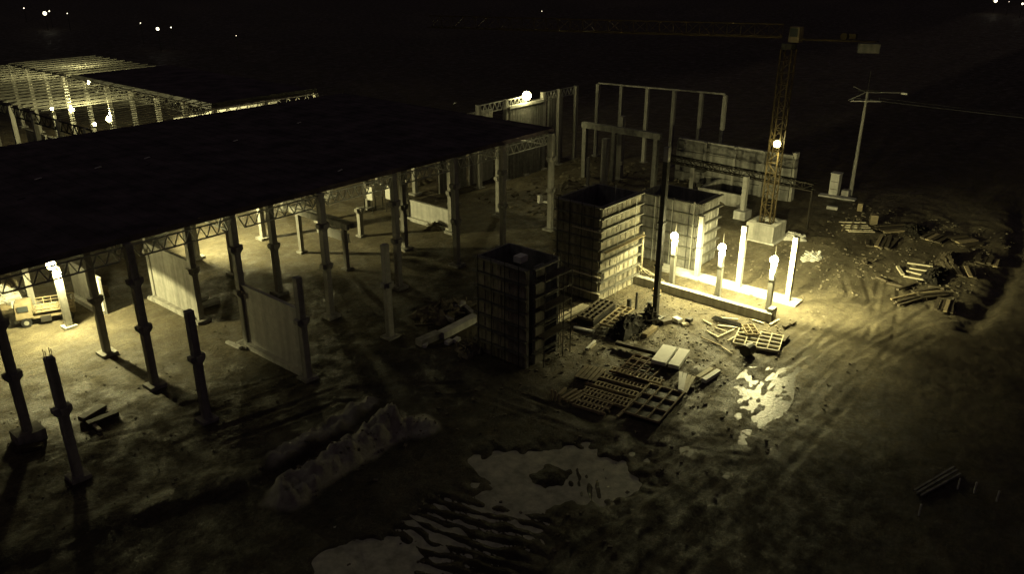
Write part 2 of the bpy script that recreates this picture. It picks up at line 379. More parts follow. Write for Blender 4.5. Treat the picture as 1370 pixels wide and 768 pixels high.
for i in range(8):
    lab = f'tall concrete column under the near roof edge, {names[i]} of the front row'
    if i == 0: tall.location = (fx[0], fy[0], 0); tall['label'] = lab; tall['group'] = G1; o = tall
    else: copy_tree(tall, (fx[i], fy[i], 0), lab, G1)
big = MB().box((0, 0, .3), (1.7, 1.5, .9)).build('footing_block', 'conc', tall)
# columns inside the hall
inner = column_proto(HE, corbels=(4.8,))
G2 = 'columns standing inside the hall'
rowname = {1: 'second row', 2: 'third row', 3: 'fourth row', 4: 'fifth row', 5: 'rear row'}
used = False
vis = {1: [1, 2, 3, 4, 5, 6, 7], 2: [1, 2, 3, 4, 5, 6, 7], 3: [1, 3, 4, 5, 6, 7], 4: [5, 6, 7]}
low = {(4, 1): 4.6, (4, 2): 4.3, (5, 2): 3.4}
for j, lst in vis.items():
    for i in lst:
        if (i, j) in low or (j == 2 and i in (1,)): continue
        lab = f'grey concrete column inside the hall, {rowname[j]} from the front, bay line {ORD[i]} from the left'
        if not used: inner.location = (X[i], Yr[j], 0); inner['label'] = lab; inner['group'] = G2; used = True
        else: copy_tree(inner, (X[i], Yr[j], 0), lab, G2)
# short inner columns carrying the inner frame beams
sh = column_proto(4.4, .42, corbels=(), fsz=(.9, .9, .3))
sh.location = (47.5, 62.3, 0); tag(sh, 'short concrete column under the near end of the paired beams in the hall', 'column', 'short columns in the hall')
copy_tree(sh, (47.5, 69.9, 0), 'short concrete column under the far end of the paired beams in the hall', 'short columns in the hall')
s3 = column_proto(3.4, .5, corbels=(3.1,), fsz=(.9, .9, .3)); s3.location = (55.1, 69.2, 0)
tag(s3, 'stub concrete column with a broad head standing deep in the hall', 'column', 'short columns in the hall')
o = MB().box((47.25, 66.1, 4.75), (.35, 9.6, .6)).build('concrete_beam', 'conc', org=(47.25, 66.1, 4.4)); tag(o, 'left beam of the pair lying across two short columns in the hall', 'beam', 'beams laid across the short columns')
o = MB().box((47.95, 66.0, 4.75), (.35, 9.2, .6)).build('concrete_beam', 'conc', org=(47.95, 66, 4.4)); tag(o, 'right beam of the pair lying across two short columns in the hall', 'beam', 'beams laid across the short columns')
t = thing('wall_panel', (47.9, 65.2, 0), 'pale low precast panel hanging under the paired beams in the hall', 'panel')
MB().box((.35, 0, 3.05), (.16, 5.2, .95)).build('slab', 'conc_l', t); 
for yy in (-2.2, 2.2): MB().bar((.35, yy, 3.5), (.1, yy, 4.5), .08).build('hanger', 'steel_d', t)
# lamp column on the left
lc = column_proto(5.5, .5, corbels=(), fsz=(1.1, 1.1, .3)); lc.location = (23.2, 69.7, 0)
tag(lc, 'short pale column carrying the blazing lamp at far left', 'column')
# free row in front of the hall
free = column_proto(8.3, .5, corbels=(4.8,), rebar=True, m='conc', fsz=(1.2, 1.2, .3)); free.location = (14.25, 47.15, 0)
G3 = 'free standing columns in front of the hall'
tag(free, 'free standing column with rebar ends in the bottom left corner', 'column', G3)
copy_tree(free, (22.9, 47.1, 0), 'free standing column left of the lower panel wall, top against dark earth', G3, skip=('rebar',))
copy_tree(free, (39.75, 47.1, 0), 'free standing column between panel wall and dark formwork tower', G3, skip=('rebar',))
copy_tree(free, (31.0, 46.6, 0), 'free standing column at the near end of the lower panel wall', G3, skip=('rebar',))

# precast wall panels between columns
def panel_wall(x, y0, y1, h, label, ribs=False, mt='conc_l', group=None, z0=0):
    t = thing('wall_panel', (x, (y0 + y1) / 2, 0), label, 'wall panel', group); L_ = y1 - y0
    MB().box((0, 0, z0 + h / 2), (.2, L_, h)).build('slab', mt, t)
    MB().box((0, 0, z0 + h + .06), (.34, L_ * .995, .12)).build('cap', mt, t)
    MB().box((-.3, 0, .18), (.45, L_, .5)).build('plinth', mt, t)
    if ribs:
        b = MB()
        for i in range(int(L_ / 1.2)): b.box((-.104, -L_ / 2 + .6 + i * 1.2, z0 + h / 2 + .3), (.01, .03, h - .9))
        b.build('rib', mt, t)
    return t
G4 = 'precast panel walls standing between the columns'
panel_wall(31.15, 62.5, 69.9, 5.5, 'precast panel wall under the roof edge with sun-pale lower half', group=G4, mt='conc')['label'] = 'upper panel wall between columns just under the roof edge'
panel_wall(31.3, 47.0, 54.7, 5.4, 'lower panel wall in front of the roof edge, nearest the camera', group=G4)
pw = panel_wall(63.0, 62.5, 69.8, 2.4, 'low pale panel wall deep in the hall behind the front columns', ribs=False)
pw = panel_wall(26.5, 69.9, 76.0, 3.4, 'pale panel leaning place beneath the roof at left', ribs=False, mt='conc_l'); pw['label'] = 'pale panel under the roof behind the second front column'

# ------------------------------------------------------------------ roofs and trusses
t = thing('hall_roof', (30, 73, HE), 'huge flat black roof slab of the front hall', 'roof')
MB().box((1.5, .2, .25), (80, 37.0, .28)).build('roof_deck', 'roof', t)
b = MB(); b.box((1.5, -18.42, .2), (80, .1, .42)); b.box((41.6, .2, .2), (.1, 37, .42)); b.build('edge_trim', 'roof', t)
b = MB()
for i in range(5): b.box((-20 + i * 12, -6 + 3 * (i % 3), .42), (.6, .12, .05), rz=.3 * i)
b.build('roof_flashing', 'steel_d', t)
b = MB(); [b.box((-38 + i * 1.25, .2, .405), (.05, 36.9, .03)) for i in range(63)]; b.build('roof_seam', 'roof', t)
for px, py in ((51, 239), (131, 224), (197, 211), (315, 188), (608, 138), (455, 228), (400, 104 + 60)):
    c = at(px, py, HE + .45); MB().box((c.x - 30, c.y - 73, .46), (.7, .15, .06), rz=.4).build('roof_glint', 'white', t)  # white bits painted on as small glints of the dark roof
G5 = 'edge trusses spanning between the front columns'
for i in range(-1, 7):
    x0 = (fx[i] if i >= 0 else 6.0) + .3; x1 = fx[i + 1] - .3
    t = thing('edge_truss', ((x0 + x1) / 2, 54.35, 0), 'steel edge truss left of the leftmost front column' if i < 0 else f'steel edge truss under the roof, {ORD[i]} bay from the left column', 'truss', G5)
    c = t.location.copy(); mb = MB(); mb.truss(Vector((x0, 54.35, 11.1)) - c, Vector((x1, 54.35, 11.1)) - c, .95, .9, .1, .07); mb.build('truss_frame', 'steel', t)
for i in range(1, 7):
    x0 = X[i] + .3; x1 = X[i + 1] - .3
    if i > 4: continue
    mb = MB().truss((x0, 62.2, 11.1), (x1, 62.2, 11.1), .95, .9, .1, .06)
    tag(mb.build('inner_truss', 'steel', org=(x0, 62.2, 11.1)), f'steel truss behind the edge truss in bay {ORD[i]} of the hall', 'truss', 'trusses under the roof behind the edge')
for i in range(8):
    mb = MB().truss((X[i], 54.7, 10.98), (X[i], 62.0, 10.98), 1.1, 1.4, .12, .08)
    tag(mb.build('cross_truss', 'steel', org=(X[i], 54.7, 10.98)), f'steel cross truss running back from front column {ORD[i]} from the left', 'truss', 'cross trusses running back under the roof')

# second hall behind: joists, girder trusses, roof
t = thing('rear_roof', (63.0, 117.5, HE), 'dark flat roof slab of the rear hall behind the lit joists', 'roof')
MB().box((0, 0, .25), (16.4, 41, .3)).build('roof_deck', 'roof', t)
b = MB(); b.box((-8.25, 0, .35), (.1, 41, .5)); b.box((0, -20.55, .35), (16.4, .1, .5)); b.build('edge_trim', 'steel_d', t)
G6 = 'open roof joists of the rear hall'
k = 0; y = 96.5
while y < 166:
    t = MB().truss((39.2, y, 11.25), (54.7, y, 11.25), .3, 2.6, .13, .04).build('roof_joist', 'joist', org=(39.2, y, 11.25))
    tag(t, f'open web joist over the rear hall, {ordn(k)} counted from the near end', 'joist', G6); k += 1; y += 2.9
k = 0; y = 139.5
G6b = 'open roof joists beyond the rear roof slab'
while y < 166:
    t = MB().truss((55.3, y, 11.25), (70.8, y, 11.25), .3, 2.6, .13, .04).build('roof_joist', 'joist', org=(55.3, y, 11.25))
    tag(t, f'open web joist beyond the rear roof slab, {ordn(k)} behind its far edge', 'joist', G6b); k += 1; y += 2.9
k = 0
for x, y0, y1, lab in ((38.8, 95.5, 119, 'girder truss along the left end of the near joists'), (55.0, 97.2, 139, 'long girder truss under the left edge of the rear roof'), (38.8, 119.4, 166, 'girder truss along the left end of the far joists'), (55.0, 139.4, 166, 'girder truss between the two fields of far joists')):
    tag(MB().truss((x, y0, 11.1), (x, y1, 11.1), 1.2, 1.6, .16, .1).build('girder_truss', 'steel_d', org=(x, y0, 11.1)), lab, 'truss', 'girder trusses of the rear hall')
tag(MB().truss((55.4, 97.0, 11.1), (71, 97.0, 11.1), 1.1, 1.5, .14, .09).build('girder_truss', 'steel', org=(55.4, 97, 11.1)), 'girder truss under the near edge of the rear roof', 'truss', 'girder trusses of the rear hall')
rc = column_proto(11.2, .55, corbels=(), fsz=(1.2, 1.2, .3)); first = True
rows = [(38.8, 'left line'), (55.0, 'middle line'), (71.0, 'right line')]
for x, ln in rows:
    for q, y in enumerate([97.0, 104.5, 112, 119.5, 127, 134.5, 142, 149.5, 157, 164.5]):
        if x > 70 and q > 0: continue
        lab = f'concrete column of the rear hall, {ln}, {ORD[q]} from the near end'
        if first: rc.location = (x, y, 0); rc['label'] = lab; rc['group'] = 'columns of the rear hall'; first = False
        else: copy_tree(rc, (x, y, 0), lab, 'columns of the rear hall')
copy_tree(rc, (62.6, 97.0, 0), 'concrete column under the near edge of the rear roof, halfway along', 'columns of the rear hall')
for q, (y0, y1) in enumerate([(97.4, 104.1), (104.9, 111.6), (112.4, 119.1), (119.9, 126.6)]):
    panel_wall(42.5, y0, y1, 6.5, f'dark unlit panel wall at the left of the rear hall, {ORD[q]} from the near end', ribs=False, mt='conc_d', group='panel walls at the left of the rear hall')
for q in range(4):
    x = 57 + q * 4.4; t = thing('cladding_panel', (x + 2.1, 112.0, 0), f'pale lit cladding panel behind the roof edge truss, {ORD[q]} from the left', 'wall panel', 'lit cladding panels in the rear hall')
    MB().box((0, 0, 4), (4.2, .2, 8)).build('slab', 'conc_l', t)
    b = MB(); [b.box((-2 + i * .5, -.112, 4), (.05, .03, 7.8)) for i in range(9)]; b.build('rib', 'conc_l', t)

# right hall part: second column line y = 72.3, frame line x = 105.5
HR = column_proto(11.3, .55, corbels=(), fsz=(1.2, 1.2, .3)); first = True
G7 = 'columns of the unroofed building beyond the hall'
for q, x in enumerate([78.5, 84.0, 88.0, 92.2, 96.0, 100.2]):
    lab = f'concrete column beyond the roof end, {ORD[q]} from the left of its row'
    if first: HR.location = (x, 72.4, 0); HR['label'] = lab; HR['group'] = G7; first = False
    else: copy_tree(HR, (x, 72.4, 0), lab, G7)
tr = [(78.8, 83.7), (84.3, 87.7), (92.5, 95.7), (96.3, 99.9)]
for q, (a_, b_) in enumerate(tr):
    tag(MB().truss((a_, 72.4, 11.2), (b_, 72.4, 11.2), 1.1, .9, .14, .09).build('edge_truss', 'steel', org=(a_, 72.4, 11.2)), f'short lit truss beyond the roof end, {ORD[q]} from the left', 'truss', 'trusses beyond the roof end')
for q, (a_, b_, h0, h1, mm) in enumerate([(73, 78.2, 0, 9.8, 'conc_d'), (78.8, 83.7, 0, 9.9, 'conc'), (84.4, 91.9, 0, 9.9, 'conc_d'), (92.5, 95.7, 0, 9.9, 'conc'), (96.3, 99.9, 0, 9.9, 'conc')]):
    yy = 74.6 if q != 2 else 72.2
    t = thing('cladding_panel', ((a_ + b_) / 2, yy, 0), f'tall ribbed wall panel beyond the roof end, {ORD[q]} from the left', 'wall panel', 'wall panels beyond the roof end')
    w_ = b_ - a_; MB().box((0, 0, (h0 + h1) / 2), (w_, .2, h1 - h0)).build('slab', mm, t)
    b = MB(); [b.box((-w_ / 2 + .2 + i * .55, -.115, (h0 + h1) / 2), (.08, .04, (h1 - h0) * .98)) for i in range(int(w_ / .55))]; b.build('rib', mm, t)
    if q == 2: MB().box((0, -.05, 10.2), (w_, .5, .35)).build('lintel', 'conc_l', t)
# goal-like frame on the right
G8 = 'slender columns of the far open frame'
fr = column_proto(11.2, .5, corbels=(), fsz=(1, 1, .3)); first = True
fpos = [(104.3, 71.2), (104.7, 67.2), (105.4, 63.1), (106.1, 59.0), (106.8, 55.0), (107.3, 51.6)]
for q, (x, y) in enumerate(fpos):
    lab = f'slender column of the far open frame, {ORD[q]} from the left'
    if first: fr.location = (x, y, 0); fr['label'] = lab; fr['group'] = G8; first = False
    else: copy_tree(fr, (x, y, 0), lab, G8)
mb = MB(); [mb.bar((a[0], a[1], 11.33), (b[0], b[1], 11.33), .25, .22) for a, b in zip(fpos[:-1], fpos[1:])]
tag(mb.build('frame_beam', 'conc', org=(105.8, 61, 11.3)), 'thin top beam joining the slender columns of the far open frame', 'beam')
t = thing('portal_frame', (92.2, 59, 0), 'low heavy beam on posts crossing before the slender frame', 'beam')
MB().box((0, 0, 7.6), (.7, 12.5, .8)).build('beam', 'conc_d', t)
for yy in (-5.6, 1, 5.8): MB().box((0, yy, 3.6), (.6, .6, 7.2)).build('post', 'conc_d', t)
# isolated posts right of the hall
def post(x, y, h, w, label, m='conc', foot=True, group=None):
    c = column_proto(h, w, corbels=(), foot=foot, fsz=(w * 2.2, w * 2.2, .4), m=m); c.location = (x, y, 0); tag(c, label, 'column', group); return c
p = post(94.6, 60.4, 9.0, .75, 'bright tall square post with a notched lower half, right of the hall'); 
MB().box((-.2, -.2, 2.5), (.5, .9, .5)).build('corbel', 'conc', p)
post(89.0, 59.2, 7.0, .75, 'shorter square post left of the tallest bright post')
post(88.5, 61.5, 4.2, .35, 'smallest thin post at the left of the three bright posts')
post(96.2, 49.8, 4.0, .6, 'stub column behind the third formwork tower')
pb = post(89.3, 39.2, 5.2, .55, 'lone pale column on a block before the long back wall'); MB().box((0, 0, .5), (1.8, 1.5, 1.1)).build('footing_block', 'conc_l', pb)

# long back wall at right
t = thing('block_wall', (99.5, 46.0, 0), 'long grey wall of stacked panels behind the crane', 'wall')
for z0, z1, dx in ((0, 1.5, 0), (1.56, 3.0, .05), (3.06, 4.4, 0), (4.46, 5.9, .06)):
    MB().box((dx, 0, (z0 + z1) / 2), (.35, 16.5, z1 - z0)).build('panel_course', 'conc_d', t)
MB().box((.6, -8.3, 3.2), (1.0, .5, 6.4)).build('end_pier', 'conc', t)
for yy in (-4.5, -.5, 3.8): MB().box((-.28, yy, 3), (.25, .35, 6.2)).build('pilaster', 'conc', t)
MB().box((.2, 0, 6.0), (.6, 16.3, .18)).build('coping', 'conc', t)
t = thing('earth_skip', (0, 0, 0), 'x', 'wall'); bpy.data.objects.remove(t)
t = thing('retaining_wall', (93.2, 44.0, 0), 'low L shaped retaining wall between lone column and back wall', 'wall')
MB().box((0, 0, .8), (.4, 6.5, 1.7)).build('wall_face', 'conc', t); MB().box((3.2, 3.1, .8), (6.2, .4, 1.6)).build('wall_return', 'conc', t)

# ------------------------------------------------------------------ formwork towers
tr_ = random.Random(4)
def tower(loc, sx, sy, h, bands, label, open_right=False, ledge=.3, mwall='form', top_open=True, recess=False):
    t = thing('formwork_tower', loc, label, 'formwork tower'); th = .22; bh = h / bands
    for face in ('nx', 'ny', 'px', 'py'):
        if face == 'nx': c, d = (th / 2, sy / 2, h / 2), (th, sy, h)
        if face == 'px': c, d = (sx - th / 2, sy / 2, h / 2), (th, sy, h)
        if face == 'ny': c, d = ((sx / 2 + (.5 if recess else 0)), th / 2, h / 2), (sx - 2 * th - .01 - (1.0 if recess else 0), th, h)
        if face == 'py': c, d = (sx / 2, sy - th / 2, h / 2), (sx - 2 * th - .01, th, h)
        if open_right and face == 'ny': c = (1.45, th / 2, h / 2); d = (1.1, th, h)
        MB().box(c, d).build('shaft_wall', 'conc_d', t)
    for kx in range(bands):
        z0 = kx * bh + .03; z1 = (kx + 1) * bh - .03
        b = MB(); b.box((-.05, sy / 2, (z0 + z1) / 2), (.1, sy - .02, z1 - z0 - .06))
        n = int(sy / .75)
        for i in range(n + 1): b.box((-.12, .05 + i * (sy - .1) / n + tr_.uniform(-.09, .09), (z0 + z1) / 2 + tr_.uniform(-.06, .06)), (.05, .05, z1 - z0 - tr_.uniform(.05, .4)))
        b.build('formwork_panel', mwall if mwall == 'conc_d' else tr_.choice(['form', 'form', 'form_b', 'form_c']), t)
        if not open_right:
            b = MB(); x0 = .9 if recess else 0; w_ = sx - x0; b.box((x0 + w_ / 2, -.05, (z0 + z1) / 2), (w_ - .02, .1, z1 - z0 - .06)); n = int(w_ / .75)
            for i in range(n + 1): b.box((x0 + .05 + i * (w_ - .1) / n + tr_.uniform(-.09, .09), -.12, (z0 + z1) / 2 + tr_.uniform(-.06, .06)), (.05, .05, z1 - z0 - tr_.uniform(.05, .4)))
            b.build('formwork_panel', mwall if mwall == 'conc_d' else tr_.choice(['form', 'form', 'form_b', 'form_c']), t)
        else:
            MB().box((1.45, -.05, (z0 + z1) / 2), (1.05, .08, z1 - z0 - .08)).build('formwork_panel', tr_.choice(['form', 'form_b']), t)
        b = MB(); b.box((-.26, sy / 2, z1 + .0), (.24, sy + .2, .14)); b.build('waler', 'form_s', t)
        b = MB(); b.box(((sx / 2) if not open_right else 1.9, -.28, z1 + .0), (sx + .3 if not open_right else 3.0, .3, .12)); b.build('waler', 'form_s', t)
    b = MB()
    for i in range(4): b.bar((-.4, sy * (.1 + .27 * i), .02), (-.4, sy * (.1 + .27 * i), h + .3), .05)
    b.build('soldier', 'steel_d', t)
    return t
t1 = tower((42.9, 34.9, 0), 3.9, 5.1, 8.2, 7, 'nearest dark formwork tower with scaffolding on its right side', open_right=True)
b = MB(); 
for xx in (3.4, 4.4):
    for yy in (-.9, .25): b.cyl((xx, yy, 0), (xx, yy, 8.5), .04, .04, 6)
for z in (1.2, 2.4, 3.6, 4.8, 6.0, 7.2):
    b.bar((1.0, -.9, z), (4.4, -.9, z), .05); b.bar((3.4, .25, z), (4.4, .25, z), .05); b.bar((4.4, -.9, z), (4.4, .25, z), .05); b.bar((1.0, -.9, z), (1.0, 0, z), .05)
for z in (0, 2.4, 4.8): b.bar((3.4, -.9, z), (4.4, .25, z + 2.3), .04)
b.cyl((1.0, -.9, 0), (1.0, -.9, 8.3), .04, .04, 6); b.build('scaffold_frame', 'form_s', t1)
for z in (2.4, 4.8, 7.2): MB().box((2.7, -.45, z + .05), (3.3, .8, .05)).build('walkway', 'wood_d', t1)
MB().box((2.1, 2.4, 8.0), (.9, .7, .5)).build('roof_bundle', 'white', t1)
t2 = tower((57.1, 38.1, 0), 6.4, 4.9, 9.1, 9, 'tall formwork tower with its right face brightly lit and open top')
for xx in (2.2, 5.1): b = MB(); b.cyl((xx, -.45, .1), (xx, -.45, 8.9), .035, .035, 6); b.build('scaffold_pole', 'steel', t2)
for z in (1.0, 2.6, 6.9): MB().box((-.35, 1.2, z), (.3, 3.2, .06)).build('walkway', 'wood_l', t2)
MB().box((.35, -.13, 2.4), (.5, .1, .9)).build('hatch', 'tarp', t2)
for z in (5.0,): MB().box((3.2, -.6, z), (6.5, .5, .07)).build('walkway', 'wood', t2)
b = MB(); [b.bar((4.6 + .0, 1.6, 7.9), (4.6, 1.6, 9.9), .07)]; b.build('signal_post', 'steel', t2)
t3 = tower((70.0, 35.4, 0), 4.5, 6.6, 7.0, 6, 'squat formwork tower behind the leftmost yard lamp', mwall='conc_d')
b = MB(); b.cyl((-.5, .1, 0), (-.5, .1, 7.3), .06, .06, 6); b.bar((-.5, .1, 7.2), (-1.0, .1, 7.2), .05); b.build('scaffold_pole', 'steel', t3)
for yy in (2.5, 4.5): MB().cyl((-.5, yy, 0), (-.5, yy, 7.0), .035, .035, 6).build('scaffold_pole', 'steel', t3)

# ------------------------------------------------------------------ yard with three lamps
t = thing('foundation_beam', (63.3, 31.6, 0), 'long low concrete beam before the three yard lamps', 'beam')
MB().box((0, 0, .42), (.55, 15.2, .85)).build('beam', 'conc', t)
MB().box((.45, -7.35, .6), (.9, .5, 1.15)).build('end_block', 'conc', t)
MB().box((-.42, 3.6, .1), (.5, .8, .3)).build('spacer', 'wood', t)
t = thing('footing_strip', (68.6, 31.0, .06), 'broad pale footing strip under the three white columns', 'footing')
MB().box((0, 0, .02), (1.7, 14.6, .22)).build('slab', 'conc_l', t)
lampcols = [(64.1, 34.4), (64.1, 29.6), (64.1, 24.75)]; nm = ['leftmost', 'middle', 'rightmost']
for i, (x, y) in enumerate(lampcols):
    c = column_proto(5.0, .42, corbels=(), foot=True, fsz=(.8, .8, .3)); c.location = (x, y, 0)
    tag(c, f'grey column topped by the {nm[i]} lamp of the lit yard', 'column', 'columns carrying the three yard lamps')
    MB().box((0, 0, 3.55), (.47, .47, .07)).build('strap', 'steel_d', c)
    t = lamp_thing((x - .38, y - .1, 5.55), f'blazing round lamp on the {nm[i]} column of the lit yard', 230 if i else 200, 'three yard lamps', flood=(1, .0 if i else -.8, -.8), fp=4200 if i else 1700, r=.36, spread=124, down=1150, dspread=158, arm=(.38, .1, -.6))
    MB().cyl((.38, 0.1, -.55), (.38, 0.1, 1.2), .03, .03, 6).build('rebar', 'tarp', t)
for i, (x, y) in enumerate([(68.4, 34.0), (68.4, 29.6), (68.4, 24.7)]):
    c = column_proto(6.3, .46, corbels=(), foot=False, m='conc'); c.location = (x, y, .1)
    tag(c, f'white lit column on the footing strip, {nm[i]} of three', 'column', 'white columns behind the yard lamps')
    MB().box((0, 0, 3.1), (.5, .5, .08)).build('strap', 'steel_d', c)
# scaffold gate left of lamps
t = thing('trestle', (64.2, 37.0, 0), 'small white trestle frame at the left end of the low beam', 'trestle')
b = MB(); b.bar((0, -1.2, 0), (0, 1.2, 1.5), .1); b.bar((0, 1.2, 0), (0, 1.2, 1.7), .12); b.bar((0, -1.2, .9), (0, 1.2, .9), .1); b.bar((1.4, -1, 0), (0, 1.2, 1.5), .1); b.build('frame', 'wood_l', t)
for i, (px, py, h, w, lb) in enumerate([(857, 372, 4.8, .14, 'thin pale prop beside the lit formwork tower'), (841, 418, 1.3, .3, 'short dark stake before the low beam, left of a pair'), (851, 413, 1.6, .16, 'short dark stake before the low beam, right of a pair'), (868, 421, 1.2, .3, 'stubby dark stake beside the tall black post')]):
    c = at(px, py); tag(MB().box((c.x, c.y, h / 2), (w, w, h)).build('stake', 'wood_l' if i == 0 else 'steel_d', org=(c.x, c.y, 0)), lb, 'stake')
# tall post; backlit shaft painted dark, lit tip painted pale
t = thing('steel_post', (57.1, 32.0, 0), 'tall slim post before the lamps, backlit dark shaft and lit tip painted in', 'post')
MB().box((0, 0, 7.1), (.42, .42, 14.2)).build('shaft', 'steel_d', t); MB().box((0, 0, 14.8), (.42, .42, 1.2)).build('tip', 'conc', t)
MB().box((0, 0, 5.2), (.56, .56, .15)).build('collar', 'steel_d', t); MB().box((0, 0, .15), (1.2, 1.2, .4)).build('base', 'steel_d', t)
for z in (2.4, 9.0): MB().box((-.0, 0, z), (.6, .6, .12)).build('collar', 'steel_d', t)

# ------------------------------------------------------------------ tower crane
def lattice(mb, a, b, w, seg, leg=.12, web=.06, tri=False):
    a = Vector(a); b = Vector(b); d = (b - a).normalized(); n = max(1, int(round((b - a).length / seg)))
    up = Vector((0, 0, 1)) if abs(d.z) < .9 else Vector((1, 0, 0)); x = d.cross(up).normalized(); y = x.cross(d).normalized()
    offs = [x * i * w / 2 + y * j * w / 2 for i, j in ((-1, -1), (1, -1), (1, 1), (-1, 1))] if not tri else [x * -w / 2 - y * w * .45, x * w / 2 - y * w * .45, y * w * .55]
    for o_ in offs: mb.bar(a + o_, b + o_, leg)
    st = (b - a) / n
    for i in range(n):
        for q in range(len(offs)):
            o1, o2 = offs[q], offs[(q + 1) % len(offs)]
            if i % 2: o1, o2 = o2, o1
            mb.bar(a + st * i + o1, a + st * (i + 1) + o2, web); mb.bar(a + st * i + o1, a + st * i + o2, web)
CX, CY = 84.2, 34.0
t = thing('tower_crane', (CX, CY, 0), 'yellow lattice tower crane rising behind the lit yard', 'crane')
jd = Vector((-.387, .922, 0)).normalized()
mb = MB(); lattice(mb, (0, 0, .5), (0, 0, 20.6), 1.15, 1.15, .13, .06); mb.build('mast', 'yellow', t)
jib = MB(); lattice(jib, jd * .8 + Vector((0, 0, 22.35)), jd * 40 + Vector((0, 0, 22.35)), 1.25, 1.4, .11, .05, tri=True)
jo = jib.build('jib', 'yellow', t)
cj = MB(); cj.bar(Vector((.4, 0, 21.6)) - jd * .6, Vector((.4, 0, 21.6)) - jd * 8.3, .12); cj.bar(Vector((-.4, 0, 21.6)) - jd * .6, Vector((-.4, 0, 21.6)) - jd * 8.3, .12)
for i in range(12): cj.bar(Vector((-.4, 0, 21.6)) - jd * (.7 + i * .65), Vector((.4, 0, 21.6)) - jd * (1.2 + i * .65), .06)
cj.build('counter_jib', 'yellow', t)
MB().box(Vector((0, 0, 20.95)) - jd * 7.6, (.9, 2.0, .9), rz=math.atan2(jd.y, jd.x) - math.pi / 2).build('counterweight', 'conc_d', t)
w = MB(); c_ = Vector((0, 0, 22.05)) - jd * 5.2; w.cyl(c_ + Vector((-.35, 0, 0)), c_ + Vector((.35, 0, 0)), .35, .35, 12); w.box(c_ - jd * .8, (.5, .6, .5)); w.build('winch', 'yellow', t)
cb = MB().box((.1, -.55, 22.1), (1.15, 1.1, 1.5), taper=.92).build('cab', 'ypale', t); MB().box((-.5, -.5, 22.3), (.06, .8, .8)).build('cab_window', 'glass', cb)
MB().cyl((0, 0, 20.6), (0, 0, 21.2), .75, .75, 14).build('slewing_ring', 'steel_d', t)
bs_ = thing('x', (0, 0, 0), 'x', 'x'); bpy.data.objects.remove(bs_)
for i, (dx, dy, sx_, sy_) in enumerate([(-1.35, 0, .7, 3.2), (1.35, 0, .7, 3.2), (0, -1.25, 2.0, .7), (0, 1.25, 2.0, .7)]):
    MB().box((dx, dy, 1.0), (sx_, sy_, 2.0)).build('ballast_block', 'conc', t)
MB().box((0, 0, .05), (3.9, 3.8, .25)).build('base_slab', 'conc_l', t)
tl = lamp_thing((CX - .75, CY - .35, 10.9), 'blazing lamp fixed halfway up the crane mast', 8, r=.36, flood=(-.35, -.1, -1), fp=800, spread=95, arm=(.6, .3, -.4))
# low dark lattice boom
t = thing('lattice_boom', (90.6, 40.5, 5.2), 'dark horizontal lattice boom crossing behind the crane mast', 'boom')
b = MB(); lattice(b, (0, 10.5, .2), (0, -9.0, -.2), .8, 1.3, .13, .07); b.build('truss', 'tarp', t)
b = MB(); b.box((0, 5.4, -.6), (.9, 1.2, .3)); b.build('trolley', 'steel_d', t)
b = MB(); b.cyl((0, 5.4, -.7), (0, 5.4, -2.4), .04, .04, 5); b.box((0, 5.4, -2.5), (.4, .6, .5)); b.build('hook_block', 'steel_d', t)
MB().bar((0, -8.8, -.4), (0, -8.8, -5.3), .16).build('support', 'tarp', t); MB().bar((0, 10, -.2), (0, 10, -5.3), .3).build('support', 'steel_d', t)

# utility pole
pc = Vector((107.6, 32.6, 0))
t = thing('utility_pole', pc, 'tall utility pole with cross arms on the far right', 'utility pole')
MB().cyl((0, 0, 0), (0, 0, 13.6), .26, .15, 10).build('pole', 'conc', t)
cr = Vector((.6, -.8, 0)).normalized()
for z, l, m_ in ((12.4, 1.9, 'conc_l'), (13.7, 1.2, 'steel_d')):
    MB().bar(cr * -l + Vector((0, 0, z)), cr * l + Vector((0, 0, z)), .13).build('cross_arm', m_, t)
for s in (-1.6, -.6, .6, 1.6): MB().cyl(cr * s + Vector((0, 0, 12.45)), cr * s + Vector((0, 0, 12.8)), .06, .09, 8).build('insulator', 'glass', t)
MB().cyl((0, 0, 13.5), (0, 0, 16.2), .05, .02, 6).build('mast_tip', 'steel_d', t)
b = MB(); b.bar((0, 0, 13.6), cr * -2.2 + Vector((0, 0, 12.5)), .07); b.bar((0, 0, 13.4), cr * -1.8 + Vector((0, 0, 14.2)), .05); b.build('stay', 'steel', t)
b = MB(); b.bar((0, 0, 13.5), cr * 4.8 + Vector((0, 0, 13.5)), .08); b.box(cr * 4.6 + Vector((0, 0, 13.4)), (.5, .7, .2)); b.build('lamp_arm', 'steel', t)
t = thing('transformer_cabinet', pc + Vector((-1.3, 1.7, 0)), 'pale tall cabinet beside the utility pole', 'cabinet')
MB().box((0, 0, 1.55), (1.1, 1.1, 2.9)).build('cabinet', 'conc_l', t); MB().box((0, 0, 3.05), (1.25, 1.25, .12)).build('lid', 'conc_l', t)
for z in (1.0, 2.0): MB().box((-.56, 0, z), (.03, .9, .07)).build('seam', 'steel_d', t)
tag(MB().box((pc.x - .9, pc.y + .3, .45), (1.0, .9, 1.0)).build('concrete_block', 'conc_l', org=(pc.x - .9, pc.y + .3, 0)), 'pale block at the foot of the utility pole', 'block')
tag(MB().box((pc.x - 2.2, pc.y + .9, .12), (1.2, 4.6, .25), rz=.1).build('concrete_slab', 'conc_l', org=(pc.x - 2.2, pc.y + .9, 0)), 'flat slab lying before the utility pole', 'slab')
